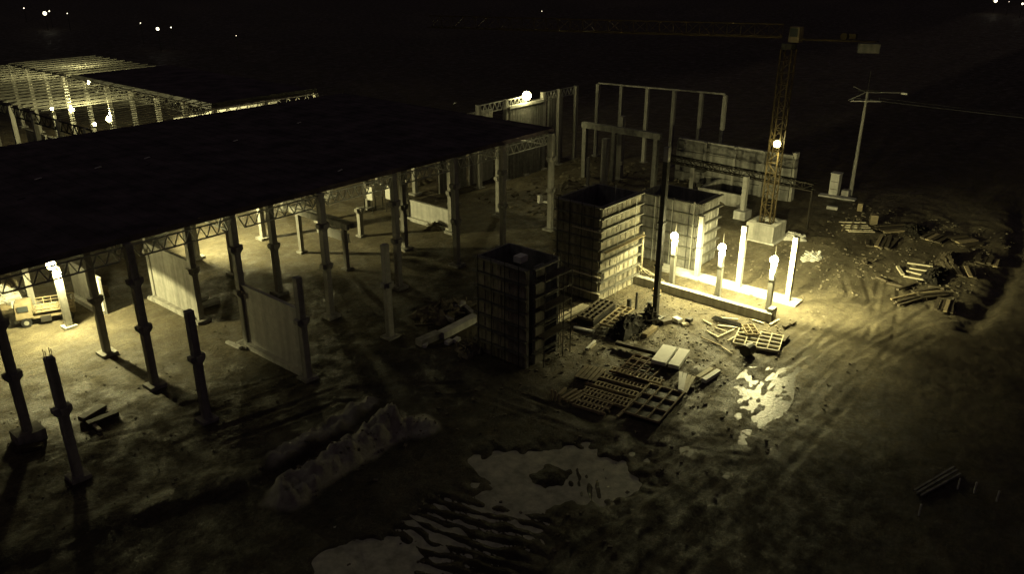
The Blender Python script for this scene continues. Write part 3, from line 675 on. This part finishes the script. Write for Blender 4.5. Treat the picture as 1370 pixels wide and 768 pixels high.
for i, s in enumerate((-1.5, 1.5)):
    b = MB(); a_ = pc + cr * s + Vector((0, 0, 12.8)); e = a_ + Vector((55, -150, 0)); pr = a_
    for k_ in range(1, 17):
        u = k_ / 16; p_ = a_.lerp(e, u) - Vector((0, 0, 4 * 3.0 * u * (1 - u))); b.bar(pr, p_, .05); pr = p_
    tag(b.build('power_line', 'wire', org=a_), f'power line running right from the utility pole, {"left" if i == 0 else "right"} insulator', 'cable', 'power lines from the utility pole')

# ------------------------------------------------------------------ yard materials
def put(px, py, name, label, cat, group=None, ang=0, z=0.0):
    c = at(px, py, 0); return thing(name, (c.x, c.y, z + hz(c.x, c.y)), label, cat, group, rz=R(ang))
def plank(px0, py0, px1, py1, w, h, m, label, name='timber_plank', z=0.06, group=None, cat='plank'):
    a = at(px0, py0); b = at(px1, py1); c = (a + b) / 2; zz = max(hz(a.x, a.y), hz(b.x, b.y), hz(c.x, c.y)) + z
    a.z = b.z = zz + h / 2; o = MB().bar(a, b, w, h).build(name, m, org=(c.x, c.y, zz)); return tag(o, label, cat, group)
def grid_frame(t, sx, sy, nx_, ny_, m, h=.16, bw=.1, z=.1, name='frame'):
    b = MB()
    for i in range(nx_ + 1): b.box((-sx / 2 + sx * i / nx_, 0, z), (bw, sy, h))
    b.build(name, m, t); b = MB()
    for j in range(ny_ + 1): b.box((0, -sy / 2 + sy * j / ny_, z + h * .35), (sx + bw, bw, h * .7))
    b.build('cross_bar', m, t)
GF = 'formwork frames lying in the yard'
t = put(798, 424, 'grid_form', 'dark gridded frame stack lying left of the tall black post', 'formwork frame', GF, 8)
grid_frame(t, 4.3, 1.5, 6, 3, 'wood_d', .2, .12, .75); MB().box((0, 0, .35), (4.4, 1.6, .6)).build('stack', 'tarp', t)
t = put(812, 432, 'grid_form', 'second gridded frame with pale edge nearer the low beam', 'formwork frame', GF, 8); t.location += Vector((.6, -.6, 0))
grid_frame(t, 4.3, 1.2, 6, 2, 'wood', .18, .1, .6)
t = put(875, 545, 'grid_form', 'large dark grid frame on blocks nearest the muddy road', 'formwork frame', GF, 8)
grid_frame(t, 4.6, 2.6, 3, 3, 'wood', .14, .1, .42); MB().box((0, 0, .3), (4.5, 2.5, .1)).build('panel_skin', 'steel_d', t)
for dx in (-1.8, 1.8): MB().box((dx, 0, .12), (.3, 2.4, .26)).build('bearer', 'wood_d', t)
t = put(858, 498, 'grid_form', 'rusty frame bundle left of the white slabs', 'formwork frame', GF, 8)
grid_frame(t, 3.4, 2.6, 4, 4, 'rust', .16, .09, .3)
t = put(1014, 459, 'grid_form', 'flat multi-bay frame with pale rim right of loose planks', 'formwork frame', GF, 16)
grid_frame(t, 3.0, 3.6, 4, 4, 'wood_l', .22, .09, .2); MB().box((0, 0, .1), (2.9, 3.5, .08)).build('panel_skin', 'steel_d', t)
t = put(1003, 449, 'grid_form', 'small tilted frame on the rim of the multi-bay frame', 'formwork frame', GF, 40)
grid_frame(t, 1.8, 1.0, 3, 2, 'wood', .2, .08, .45)
# comb-like ladder panels, laid side by side
GL = 'ladder-like formwork panels laid in rows'
def ladder_panel(px, py, ln, label, ang=-58, w=.62, m='wood'):
    t = put(px, py, 'ladder_panel', label, 'formwork panel', GL, ang)
    MB().box((0, -w / 2, .2), (ln, .12, .2)).build('side_rail', m, t); MB().box((0, w / 2, .2), (ln, .12, .2)).build('side_rail', m, t)
    b = MB(); n = int(ln / .3)
    for i in range(n): b.box((-ln / 2 + .15 + i * .3, 0, .24), (.09, w + .1, .14))
    b.build('rungs', m, t); return t
lp = [(851, 508, 4.2, 'ladder-like panel, topmost of the rows before the white slabs'), (840, 516, 4.8, 'ladder-like panel, second row from the top'), (828, 524, 5.2, 'ladder-like panel, third row from the top'),
      (822, 534, 5.0, 'ladder-like panel, fourth row from the top'), (832, 543, 3.6, 'ladder-like panel, fifth row, nearest the large grid frame'), (800, 533, 2.2, 'short ladder-like panel left of the long rows'), (795, 541, 2.6, 'short ladder-like panel, lower left of the rows'), (790, 548, 2.6, 'short ladder-like panel at the dark lower left edge')]
A_ = at(780, 540) - at(880, 560)
LA = math.degrees(math.atan2((at(880, 530) - at(790, 505)).y, (at(880, 530) - at(790, 505)).x))
for px, py, ln, lb in lp: ladder_panel(px, py, ln, lb, LA)
# white slab stacks
t = put(897, 487, 'slab_stack', 'stack of two bright white sheets casting a dark shadow', 'stack', None, 13)
MB().box((0, .55, .62), (3.0, 1.15, .3)).build('sheet', 'white', t); MB().box((.1, -.62, .55), (3.0, .85, .3)).build('sheet', 'white', t)
for dx in (-.9, .9): MB().box((dx, 0, .2), (.25, 1.9, .5)).build('bearer', 'wood_d', t)
t = put(915, 519, 'slab_stack', 'narrow tapered bundle of white boards below the sheet stack', 'stack', None, 20)
for i in range(4): MB().bar((-1.35, -.25 + i * .12, .35 + .05 * i), (1.35, -.5 + i * .33, .35 + .06 * i), .26, .1).build('board', 'white' if i > 1 else 'wood_l', t)
MB().box((0, -.1, .12), (.3, 1.3, .3)).build('bearer', 'wood_d', t)
plank(933, 510, 952, 498, .35, .25, 'wood_l', 'upper thick pale plank right of the white board bundle')
plank(941, 514, 961, 501, .4, .3, 'white', 'lower thick white plank right of the white board bundle')
t = put(790, 504, 'pallet', 'yellowish pallet left of the ladder-like panel rows', 'pallet', None, 12)
for i in range(5): MB().box((0, -.7 + i * .35, .32), (2.2, .27, .05)).build('slat', 'ypale', t)
for dx in (-.9, 0, .9): MB().box((dx, 0, .17), (.14, 1.6, .24)).build('bearer', 'wood_d', t)
sp = [(752, 536, 771, 524), (757, 539, 778, 526), (763, 541, 783, 529), (745, 533, 757, 522)]
for i, s in enumerate(sp): plank(*s, .2, .2, 'wood', f'timber beam at the lower left yard edge, {ORD[i]} of a fan', 'timber_beam', group='fan of timber beams', cat='beam')
for i, s in enumerate([(738, 536, 741, 524), (743, 537, 746, 526), (748, 540, 750, 529)]):
    c = at(s[0], s[1]); tag(MB().box((c.x, c.y, .45), (.14, .14, .9 - .1 * i)).build('stake', 'wood', org=(c.x, c.y, 0)), f'low stake at the left yard corner, {ORD[i]} of three', 'stake', 'stakes at the left yard corner')
for i, (px, py) in enumerate([(814, 547), (801, 556), (826, 560)]):
    plank(px, py, px + 10, py - 9, .22, .14, 'wood', f'stub of timber before the ladder panels, {["middle", "left", "right"][i]} of three', group='timber stubs by the ladder panels')
loose = [(824, 464, 878, 478, .38, .3, 'wood_d', 'long dark beam above the white sheet stack'), (845, 480, 876, 489, .12, .1, 'wood', 'thin lath between dark beam and rusty frame'),
         (785, 469, 796, 458, .2, .12, 'white', 'short white board left of the dark beam'), (789, 469, 797, 462, .12, .12, 'wood_l', 'short pale lath touching the white board'),
         (940, 430, 952, 437, .12, .1, 'wood_l', 'short plank above the loose plank group'), (945, 445, 960, 453, .14, .1, 'wood_l', 'plank at the left of the loose plank group'), (957, 441, 972, 446, .14, .1, 'wood_l', 'middle short plank of the loose plank group'),
         (959, 454, 982, 443, .14, .12, 'wood_l', 'long plank sloping up in the loose plank group'), (973, 459, 996, 446, .14, .12, 'wood_l', 'long plank nearest the multi-bay frame'), (938, 454, 965, 466, .1, .1, 'wood', 'thin lath leading right from the shadowed patch'), (965, 466, 980, 476, .12, .1, 'wood_l', 'thin lath ending at the dark barrel'),
         (955, 426, 987, 429, .14, .1, 'wood_l', 'upper lath of the rod bundle by the low beam'), (960, 437, 994, 441, .2, .1, 'wood_l', 'lower lath of the rod bundle by the low beam'),
         (1006, 429, 1022, 434, .16, .1, 'wood_l', 'lath lying just before the low beam end'), (1030, 436, 1042, 429, .2, .12, 'wood_l', 'pale plank before the end block of the low beam'),
         (1048, 440, 1055, 437, .3, .18, 'wood_d', 'dark chunk left of the two chunks on bare ground'), (1057, 437, 1063, 433, .3, .2, 'wood_d', 'dark chunk right of the two chunks on bare ground'), (1046, 461, 1053, 452, .35, .25, 'wood_d', 'dark block on bare ground right of the multi-bay frame'),
         (885, 435, 897, 432, .5, .3, 'wood_d', 'dark board beside the foot of the black post'), (902, 429, 910, 433, .55, .35, 'white', 'small white crate right of the black post'), (918, 432, 925, 434, .5, .35, 'steel_d', 'small dark crate right of the white crate'), (912, 437, 920, 435, .3, .2, 'wood_l', 'pale board below the small dark crate'),
         (862, 452, 876, 441, .5, .3, 'wood', 'brown board leaning into the dark scrap heap'),
         (740, 444, 752, 441, .3, .2, 'white', 'white scrap left of the gridded frames'), (768, 440, 795, 446, .3, .15, 'white', 'white strip under the gridded frames'), (738, 453, 748, 452, .3, .15, 'white', 'small white strip on the rough ground by the scaffold'), (760, 432, 775, 424, .3, .15, 'wood', 'short brown plank at the corner of the gridded frames')]
for s in loose: plank(*s)
b = MB(); c0 = at(972, 433)
for i in range(7): b.cyl((c0.x - .3 + i * .12, c0.y + 1.3, .2 + .03 * (i % 2)), (c0.x - .35 + i * .12, c0.y - 1.5, .2), .045, .045, 5)
tag(b.build('rod_bundle', 'steel_d', org=c0), 'dark bundle of rods between two laths by the low beam', 'rods')
# yellow ground sheet / path board by the scaffold
plank(735, 436, 785, 411, .9, .14, 'wood_l', 'broad pale gangway board right of the dark tower scaffold', 'gangway_board', cat='board')
# barrel, heap, rubble
c = at(1001, 476); b = MB(); b.cyl((c.x - .5, c.y + .1, .55), (c.x + .4, c.y, .55), .5, .5, 14); tag(b.build('barrel', 'steel_d', org=c, smooth=False), 'dark barrel lying at the corner of the multi-bay frame', 'barrel')
def heap(cx, cy, a, b_, h, m, label, n=60, name='scrap_heap', seed=1, cat='heap', sz=.5):
    r_ = random.Random(seed); mb = MB()
    nn, mm = 26, 8; vs = [(cx, cy, h)]
    for j in range(1, mm + 1):
        u = j / mm
        for i in range(nn):
            t_ = 2 * math.pi * i / nn; k_ = 1 + .16 * math.sin(3 * t_ + seed) + .1 * math.sin(7 * t_ + 2 * seed)
            vs.append((cx + a * u * k_ * math.cos(t_), cy + b_ * u * k_ * math.sin(t_), h * (1 - u ** 1.7) * (1 + r_.uniform(-.25, .25)) - (.25 if j == mm else 0)))
    fs = [(0, 1 + i, 1 + (i + 1) % nn) for i in range(nn)]
    for j in range(mm - 1):
        for i in range(nn): p_ = 1 + j * nn; fs.append((p_ + i, p_ + nn + i, p_ + nn + (i + 1) % nn, p_ + (i + 1) % nn))
    mb.add(vs, fs)
    for i in range(n):
        t_ = r_.uniform(0, 6.28); u = math.sqrt(r_.random()); x = cx + a * u * math.cos(t_); y = cy + b_ * u * math.sin(t_)
        L_ = r_.uniform(.3, 1) * sz * 2; d = Vector((r_.uniform(-1, 1), r_.uniform(-1, 1), r_.uniform(-.3, .6))).normalized() * L_
        p_ = Vector((x, y, h * (1 - u ** 1.7) + .05)); mb.bar(p_ - d * .4, p_ + d * .6, r_.uniform(.06, .25) * sz * 1.5, r_.uniform(.05, .14))
    return tag(mb.build(name, m, org=(cx, cy, 0)), label, cat)
c = at(840, 442); heap(c.x, c.y, 2.6, 1.3, 1.2, 'tarp', 'dark scrap heap at the foot of the tall black post', 40, seed=3)
c = at(868, 433); heap(c.x, c.y, .9, .8, 1.6, 'tarp', 'dark pointed pile leaning by the black post base', 14, seed=5)
c = at(876, 518 - 26)
c = at(590, 418); heap(c.x, c.y, 3.2, 2.0, .8, 'stone', 'low pile of broken slabs left of the dark tower', 30, seed=8, sz=1.0)
c = at(630, 470); heap(c.x, c.y, 1.6, 1.2, .5, 'stone', 'small rubble pile before the dark tower', 30, seed=9)
c = at(1085, 345); heap(c.x, c.y, 1.7, 1.0, .35, 'conc_l', 'pale crushed pile beyond the rightmost white column', 24, seed=12)
c = at(1062, 318); heap(c.x, c.y, 1.6, 1.4, .5, 'conc_l', 'pale gravel pile right of the crane base', 10, seed=13)
c = at(950, 268); heap(c.x, c.y, 3.5, 2.5, .7, 'stone', 'sandy pile behind the squat tower', 6, seed=14)
plank(560, 465, 587, 453, .75, .55, 'conc', 'left half of the broken beam line near the dark tower', 'concrete_beam', cat='beam')
plank(590, 454, 636, 430, .75, .6, 'conc_l', 'long pale beam lying left of the dark tower', 'concrete_beam', cat='beam')
plank(585, 421, 606, 433, .35, .3, 'conc', 'thin beam lying above the long pale beam', 'concrete_beam', cat='beam')
plank(612, 416, 619, 409, .6, .4, 'conc_l', 'short pale block in the broken slab pile', 'concrete_block', cat='block')
plank(622, 413, 634, 424, .4, .3, 'conc', 'thin beam joining the head of the long pale beam', 'concrete_beam', cat='beam')
plank(568, 468, 571, 462, .3, .25, 'white', 'small white scrap below the broken beam line', 'timber_plank')
plank(597, 463, 604, 459, .4, .3, 'white', 'white rag left of two below the long pale beam', 'timber_plank')
plank(608, 460, 614, 456, .4, .3, 'white', 'white rag right of two below the long pale beam', 'timber_plank')
plank(110, 566, 140, 548, .6, .35, 'wood_d', 'dark beam behind the corner column at bottom left', 'timber_beam', cat='beam')
plank(118, 572, 158, 556, .5, .3, 'wood_d', 'second dark beam nearer the camera at bottom left', 'timber_beam', cat='beam')
plank(125, 570, 134, 578, .25, .15, 'wood_l', 'short pale offcut by the two dark beams')
plank(22, 606, 58, 600, .5, .3, 'wood_d', 'dark beam by the leftmost column footing', 'timber_beam', cat='beam')
plank(304, 460, 322, 468, .3, .2, 'conc_l', 'pale kerb piece left of the lower panel wall', 'kerb_piece', cat='kerb')
plank(318, 462, 329, 457, .25, .2, 'conc_l', 'short pale kerb piece touching the lower panel wall', 'kerb_piece', cat='kerb')

# right yard: rods, stacks, dark heaps
for i in range(5):
    y0 = 298 + i * 3
    plank(1122 + 3 * i, y0 + 2, 1158 + 3 * i, y0 + 3, .16, .12, 'wood_l', f'pale rod in the far rod field right of the crane, {ORD[i]} from the back', group='rods right of the crane', cat='rod', name='steel_rod')
for i in range(3): plank(1132 + 10 * i, 297, 1126 + 10 * i, 311, .12, .1, 'wood', f'cross rod in the far rod field, {ORD[i]} from the left', group='cross rods right of the crane', cat='rod', name='steel_rod')
for i, s in enumerate([(1213, 355, 1247, 360), (1216, 362, 1240, 366), (1212, 366, 1232, 371), (1208, 373, 1236, 378)]): plank(*s, .16, .14, 'wood_l', f'pale bar beside the long dark pile, {ORD[i]} from the back', group='bars beside the long dark pile', cat='bar', name='timber_bar')
plank(1200, 360, 1207, 371, .3, .2, 'wood_l', 'pale bar set askew at the left of the bar group', cat='bar', name='timber_bar')
STK = (0, 2, 3, 4, 5, 8, 9, 10, 11, 13); rr0 = random.Random(9)
for i, (px, py, a_, b_, h, lb, sd) in enumerate([(1195, 308, 2.6, 1.6, 1.6, 'dark low heap at the back of the right yard', 21), (1222, 310, 2.4, 1.6, 1.3, 'second dark heap at the back of the right yard', 22), (1250, 322, 2.0, 1.4, .8, 'low dark heap behind the right yard', 23),
        (1185, 326, 3.0, 1.2, .5, 'flat dark heap left in the right yard', 24), (1168, 327, 1.6, 1.0, .5, 'small dark heap nearest the crane in the right yard', 25), (1290, 325, 1.8, 2.0, 1.5, 'dark heap toward the ditch bank', 26),
        (1268, 350, 2.6, 1.1, 1.5, 'upper end of the long dark pile', 27), (1250, 372, 3.0, 1.2, 1.5, 'lower end of the long dark pile', 28), (1320, 352, 1.6, 1.4, 1.0, 'dark lump beside the ditch', 29), (1290, 368, 2.0, 1.2, .8, 'dark lump between long pile and ditch', 30), (1243, 397, 2.0, 1.1, .8, 'dark lump below the long pile', 31), (1214, 404, 2.4, .8, .5, 'flat dark lump at the front of the right yard', 32), (1158, 352, .8, .5, .5, 'tiny dark lump on the sandy ground', 33), (1262, 415, 2.0, 1.0, .7, 'front-most dark lump near the ditch corner', 34)]):
    c = at(px, py)
    if i in STK:
        c.z = hz(c.x, c.y) + .1; t = thing('board_stack', c, lb.replace('lump', 'board stack').replace('heap', 'board stack'), 'board stack', rz=R(-35 + 14 * (i % 5)))
        for k_ in range(4): MB().box((rr0.uniform(-.2, .2), -b_ * .6 + k_ * b_ * .4, .12 + .1 * (k_ % 2)), (a_ * 1.5, b_ * .3, .14), rz=rr0.uniform(-.08, .08)).build('board', 'wood_d' if k_ != i % 4 else 'wood', t)
        for s_ in (-.5, .5): MB().box((a_ * s_, 0, .0), (.15, b_ * 1.6, .14)).build('bearer', 'wood_d', t)
        continue
    heap(c.x, c.y, a_, b_, h * .6, 'tarp' if i % 3 else 'wood_d', lb, 12, seed=sd, sz=.6)
c = at(1168, 300); tag(MB().box((c.x, c.y, .6), (.9, .8, 1.2), rz=.4).build('crate', 'ypale', org=c), 'pale upright crate at the left of the dark heaps', 'crate')
c = at(1150, 282); tag(MB().box((c.x, c.y, .5), (.7, .6, 1.0), rz=.2).build('crate', 'wood', org=c), 'small crate beyond the rod field', 'crate')
c = at(1113, 280); tag(MB().box((c.x, c.y, .2), (.5, 1.3, .4), rz=.2).build('concrete_block', 'conc_l', org=c), 'small pale block between crane and utility pole', 'block')
for i, s in enumerate([(1222, 384, 1200, 392), (1210, 388, 1186, 382), (1172, 374, 1186, 380), (1240, 388, 1262, 392)]): plank(*s, .25, .2, 'wood_d', f'dark timber at the front of the right yard, {ORD[i]} of four', group='dark timbers in the right yard')
# dark foreground pipes and stakes at lower right
for i, s in enumerate([(1222, 660, 1276, 628), (1226, 663, 1280, 632), (1232, 666, 1284, 637)]): plank(*s, .12, .12, 'conc_d', f'grey pipe in the dark lower right corner, {["upper", "middle", "lower"][i]} of three', 'pipe', group='pipes in the dark corner', cat='pipe')
for i, (px, py) in enumerate([(1281, 655), (1303, 660), (1333, 672), (1229, 690)]):
    c = at(px, py); tag(MB().cyl((c.x, c.y, -.1), (c.x + .05, c.y, .75), .05, .05, 6).build('stake', 'conc_l', org=c), f'thin pale stake in the dark corner, {ORD[i] if i < 3 else "nearest the camera"}{" from the left of three" if i < 3 else ""}', 'stake', 'stakes in the dark corner')

# ------------------------------------------------------------------ small loader truck and clutter, far left
t = thing('flatbed_truck', (22.6, 72.6, 0), 'small dusty flatbed truck parked behind the lamp column', 'truck', rz=R(-24))
MB().box((0, 0, .75), (4.6, 1.5, .22)).build('chassis', 'ypale', t)
MB().box((.8, 0, 1.25), (3.0, 1.8, .12)).build('flatbed', 'ypale', t)
b = MB()
for yy in (-.88, .88):
    b.bar((-.7, yy, 1.9), (2.3, yy, 1.9), .07); b.bar((-.7, yy, 1.6), (2.3, yy, 1.6), .05)
    for i in range(6): b.bar((-.7 + i * .6, yy, 1.3), (-.7 + i * .6, yy, 1.9), .06)
b.bar((2.3, -.88, 1.9), (2.3, .88, 1.9), .07); b.build('side_rail', 'ypale', t)
cab = MB().box((-1.55, 0, 1.45), (1.3, 1.75, 1.3), taper=.9).build('cab', 'ypale', t)
MB().box((-2.2, 0, 1.7), (.05, 1.4, .6)).build('windscreen', 'glass', cab); MB().box((-1.55, -.87, 1.7), (.8, .04, .5)).build('side_window', 'glass', cab)
for x in (-1.5, 1.7):
    for yy in (-.8, .8):
        w = MB().cyl((x, yy - .15, .42), (x, yy + .15, .42), .42, .42, 18).build('wheel', 'rubber', t); MB().cyl((x, yy - .17, .42), (x, yy + .17, .42), .2, .2, 12).build('rim', 'steel', w)
MB().box((0, -.75, .55), (.8, .4, .5)).build('fuel_tank', 'steel_d', t)
MB().box((-2.28, 0, .62), (.14, 1.7, .25)).build('bumper', 'steel_d', t)
for yy in (-.7, .7): MB().cyl((-2.24, yy, .95), (-2.14, yy, .95), .12, .12, 10).build('headlight', 'glass', t)
for yy in (-1.02, 1.02): MB().box((-2.0, yy, 1.75), (.06, .18, .32)).build('mirror', 'steel_d', t)
for i, (px, py, sx_, sy_, sz_, m_, lb) in enumerate([(8, 400, 1.2, 1.0, 1.4, 'ypale', 'large pale machine box at the left picture edge'), (20, 408, 1.4, 1.0, .7, 'white', 'low white crate before the machine box'), (26, 398, .9, .9, 1.0, 'white', 'white bag stack between crate and column'), (34, 404, .8, .7, .5, 'white', 'small white bag by the far left column'), (6, 412, 1.2, .7, .4, 'wood', 'brown pallet stack at the left picture edge'), (14, 388, 1.0, .8, 1.7, 'wood_l', 'tall pale crate behind the machine box'), (140, 395, 1.2, .3, 1.0, 'ypale', 'small yellowish board right of the truck')]):
    c = at(px, py); b = MB().box((c.x, c.y, sz_ / 2), (sx_, sy_, sz_), rz=.3 * i, taper=.85, jit=.12); b.box((c.x + .3, c.y - .4, sz_ * .3), (sx_ * .5, sy_ * .5, sz_ * .6), rz=.7 * i, jit=.08)
    tag(b.build('crate' if 'crate' in lb or 'box' in lb else 'material_stack', m_, org=c), lb, 'crate' if 'crate' in lb or 'box' in lb else 'stack')
heap(21.6, 79.5, 1.8, 1.5, 1.6, 'white', 'bright mixed heap of bags at the far left edge', 40, 'bag_heap', 41, sz=.7)
# hall clutter; white sheets added in place of bright lit openings
for i, (px, py, L_, m_, lb) in enumerate([(492, 262, 2.2, 'white', 'pale sheet standing in for a lit opening at the back of the hall, left of three'), (506, 258, 1.6, 'white', 'pale sheet standing in for a lit opening at the back of the hall, middle of three'), (521, 262, 1.8, 'white', 'pale sheet standing in for a lit opening at the back of the hall, right of three')]):
    c = at(px, py, 2.2); t = thing('opening_stand_in', (c.x, c.y, 0), lb, 'sheet', 'pale sheets standing in for lit openings in the hall')
    MB().box((0, 0, 2.6), (.08, L_ * .8, 1.7)).build('sheet', m_, t); MB().bar((0, -.7, 0), (0, -.7, 1.9), .08).bar((0, .7, 0), (0, .7, 1.9), .08).build('prop', 'steel_d', t)
c = at(585, 305); heap(c.x, c.y, 1.8, 1.0, .6, 'stone', 'small debris pile before the low pale wall in the hall', 24, seed=51)
c = at(722, 272); tag(MB().box((c.x, c.y, .5), (.5, .5, 1.1), jit=.1).box((c.x + .3, c.y - .9, .25), (.3, 1.0, .2), jit=.05).build('bag_stack', 'white', org=c), 'small white bag pile left of the rightmost front column', 'bags')
plank(205 + 50, 395, 275, 402, .8, .3, 'conc_l', 'pale slab in the shade right of the upper panel wall', 'concrete_slab', cat='slab')
plank(270, 412, 292, 405, .7, .3, 'conc', 'ribbed slab lying behind the upper panel wall end', 'concrete_slab', cat='slab')
for i, (px, py, a_) in enumerate([(640, 205, 4), (690, 215, 5), (760, 250, 4), (650, 235, 5), (780, 215, 3), (560, 245, 4)]):
    c = at(px, py); heap(c.x, c.y, a_ * .7, a_ * .4, .7, 'stone', f'dim spoil heap beyond the hall columns, {ORD[i]} of six', 12, seed=60 + i, name='spoil_heap')['group'] = 'dim spoil heaps beyond the hall'

# rubble scattered over the yard (nobody could count it)
b = MB(); rr = random.Random(5)
def scatter(n, x0, x1, y0, y1, s0, s1):
    for i in range(n):
        x = rr.uniform(x0, x1); y = rr.uniform(y0, y1); s = rr.uniform(s0, s1) ** 1; z = float(zs_(x, y))
        b.box((x, y, z + s * .25), (s * rr.uniform(.6, 1.6), s, s * .6), rz=rr.uniform(0, 3), jit=s * .2)
def zs_(x, y):
    i = min(max(np.searchsorted(XS, x) - 1, 0), nx - 2); j = min(max(np.searchsorted(YS, y) - 1, 0), ny - 2)
    return gz[j, i]
scatter(900, 44, 63, 22, 41, .05, .16); scatter(350, 78, 104, 12, 31, .08, .25); scatter(350, 74, 104, 46, 70, .15, .4); scatter(350, 10, 45, 40, 60, .05, .12); scatter(300, 64, 84, 20, 44, .06, .2); scatter(250, 20, 60, 15, 40, .05, .2); scatter(130, 21, 32.5, 34.2, 38, .05, .16)
tag(b.build('rubble', 'stone'), 'small stones and broken bits strewn over the muddy ground', 'rubble', kind='stuff')

# ------------------------------------------------------------------ lamps elsewhere
lamp_thing((22.75, 69.2, 6.0), 'blazing lamp on the short column at far left', 360, r=.38, down=2900, dspread=152, arm=(.1, .2, -.5))
t = lamp_thing((40.0, 79.5, 8.6), 'lamp fixed high inside the hall hidden by the roof', 60, r=.2, flood=(1, -.15, -1.1), fp=5200, spread=118, arm=(-.6, 0, -.3), name='hall_lamp')
for (x, y, z), lab, p_ in (((54.4, 127.0, 6.2), 'rear hall lamp nearest the black roof edge', 900), ((54.2, 139.5, 6.2), 'rear hall lamp on the middle of its three posts', 900), ((52.4, 142.6, 6.2), 'dimmer rear hall lamp, leftmost of three', 420)):
    t = lamp_thing((x, y, z), lab, p_, 'rear hall lamps on posts', r=.42 if p_ > 500 else .25, arm=(0, 0, -.5))
    MB().cyl((0, 0, -6.2), (0, 0, -.4), .1, .08, 8).build('post', 'steel', t)
lamp_thing((64, 103.5, 8.6), 'lamp hidden behind the near edge of the rear roof', 2000, r=.3)
lamp_thing((62, 150, 8.6), 'lamp under the farthest joists of the rear hall', 700, r=.3)
lamp_thing((46, 112, 8.6), 'lamp under the near joists of the rear hall', 900, r=.25)
lamp_thing((87.3, 71.4, 11.5), 'bright lamp on the lintel beyond the roof end', 150, r=.6, arm=(0, 0, -.55))

# distant town lights
G9 = 'distant lights scattered over the dark plain'
for i, (px, py, s, lb) in enumerate([(60, 18, .75, 'brightest distant light in the top left corner'), (66, 15, .25, 'small light touching the brightest corner light'), (32, 11, .22, 'faint distant light left of the brightest corner light'), (90, 18, .15, 'faint distant light right of the brightest corner light'), (188, 31, .14, 'faint distant light left of the oval light'), (211, 39, .5, 'oval distant light above the rear hall'), (229, 37, .18, 'small distant light just right of the oval light'), (316, 48, .09, 'very faint distant light above the black roof'),
        (725, 15, .12, 'lone faint light at the top centre'), (1332, 1, .8, 'bright distant light at the top right corner'), (1368, 5, .45, 'outermost distant light at the top right corner'), (1350, 2, .12, 'small light between the two top right lights')]):
    c = at(px, py, 6); c.z = 0
    t = thing('distant_lamp', c, lb, 'street lamp', G9); MB().ball((0, 0, 6.2), s, 8, 6).build('lamp_head', 'far', t); MB().cyl((0, 0, -1), (0, 0, 6), .12, .08, 6).build('pole', 'steel_d', t)

# ------------------------------------------------------------------ haze, sky, render
HAZE = 0
if HAZE:
    hb = MB().box((250, 250, 19), (1400, 1400, 46)).build('haze', bpy.data.materials.new('night_haze')); tag(hb, 'thin dusty night air over the site', 'haze', kind='stuff')
    hm = hb.data.materials[0]; hm.use_nodes = True; n_ = hm.node_tree; n_.nodes.clear(); vo = n_.nodes.new('ShaderNodeVolumePrincipled'); ou = n_.nodes.new('ShaderNodeOutputMaterial')
    vo.inputs['Density'].default_value = .0022; vo.inputs['Color'].default_value = (.9, .9, .88, 1); n_.links.new(vo.outputs[0], ou.inputs['Volume'])
if True:
    w = bpy.data.worlds.new('World'); scn.world = w; w.use_nodes = True; wn = w.node_tree; bg = wn.nodes['Background']
    sk = wn.nodes.new('ShaderNodeTexSky'); sk.sky_type = 'NISHITA'; sk.sun_disc = False; sk.sun_elevation = R(-4); sk.sun_rotation = R(200)
    hs = wn.nodes.new('ShaderNodeMix'); hs.data_type = 'RGBA'; hs.blend_type = 'MULTIPLY'; hs.inputs[0].default_value = 1; hs.inputs[7].default_value = (1, .72, .95, 1)
    wn.links.new(sk.outputs[0], hs.inputs[6])
    add = wn.nodes.new('ShaderNodeMix'); add.data_type = 'RGBA'; add.blend_type = 'ADD'; add.inputs[0].default_value = 1; add.inputs[7].default_value = (.0036, .0026, .0030, 1)
    wn.links.new(hs.outputs[2], add.inputs[6]); hs.inputs[7].default_value = (.02, .015, .02, 1)
    wn.links.new(add.outputs[2], bg.inputs['Color']); bg.inputs['Strength'].default_value = 1.0
# faint fill light added to lift the dark foreground, no such source known
ml = bpy.data.lights.new('foreground_fill', 'SUN'); ml.energy = .011; ml.angle = R(15); ml.color = (1, .97, .75)
mo = bpy.data.objects.new('foreground_fill', ml); COL.objects.link(mo); mo.rotation_euler = aim((.35, -.62, -.7))
scn.render.engine = 'CYCLES'
vs = scn.view_settings; vs.view_transform = 'Standard'; vs.look = 'None'; vs.exposure = 2.0; vs.gamma = 1
scn.cycles.max_bounces = 5; scn.cycles.diffuse_bounces = 3; scn.cycles.glossy_bounces = 2; scn.cycles.volume_bounces = 0
scn.cycles.sample_clamp_indirect = 5
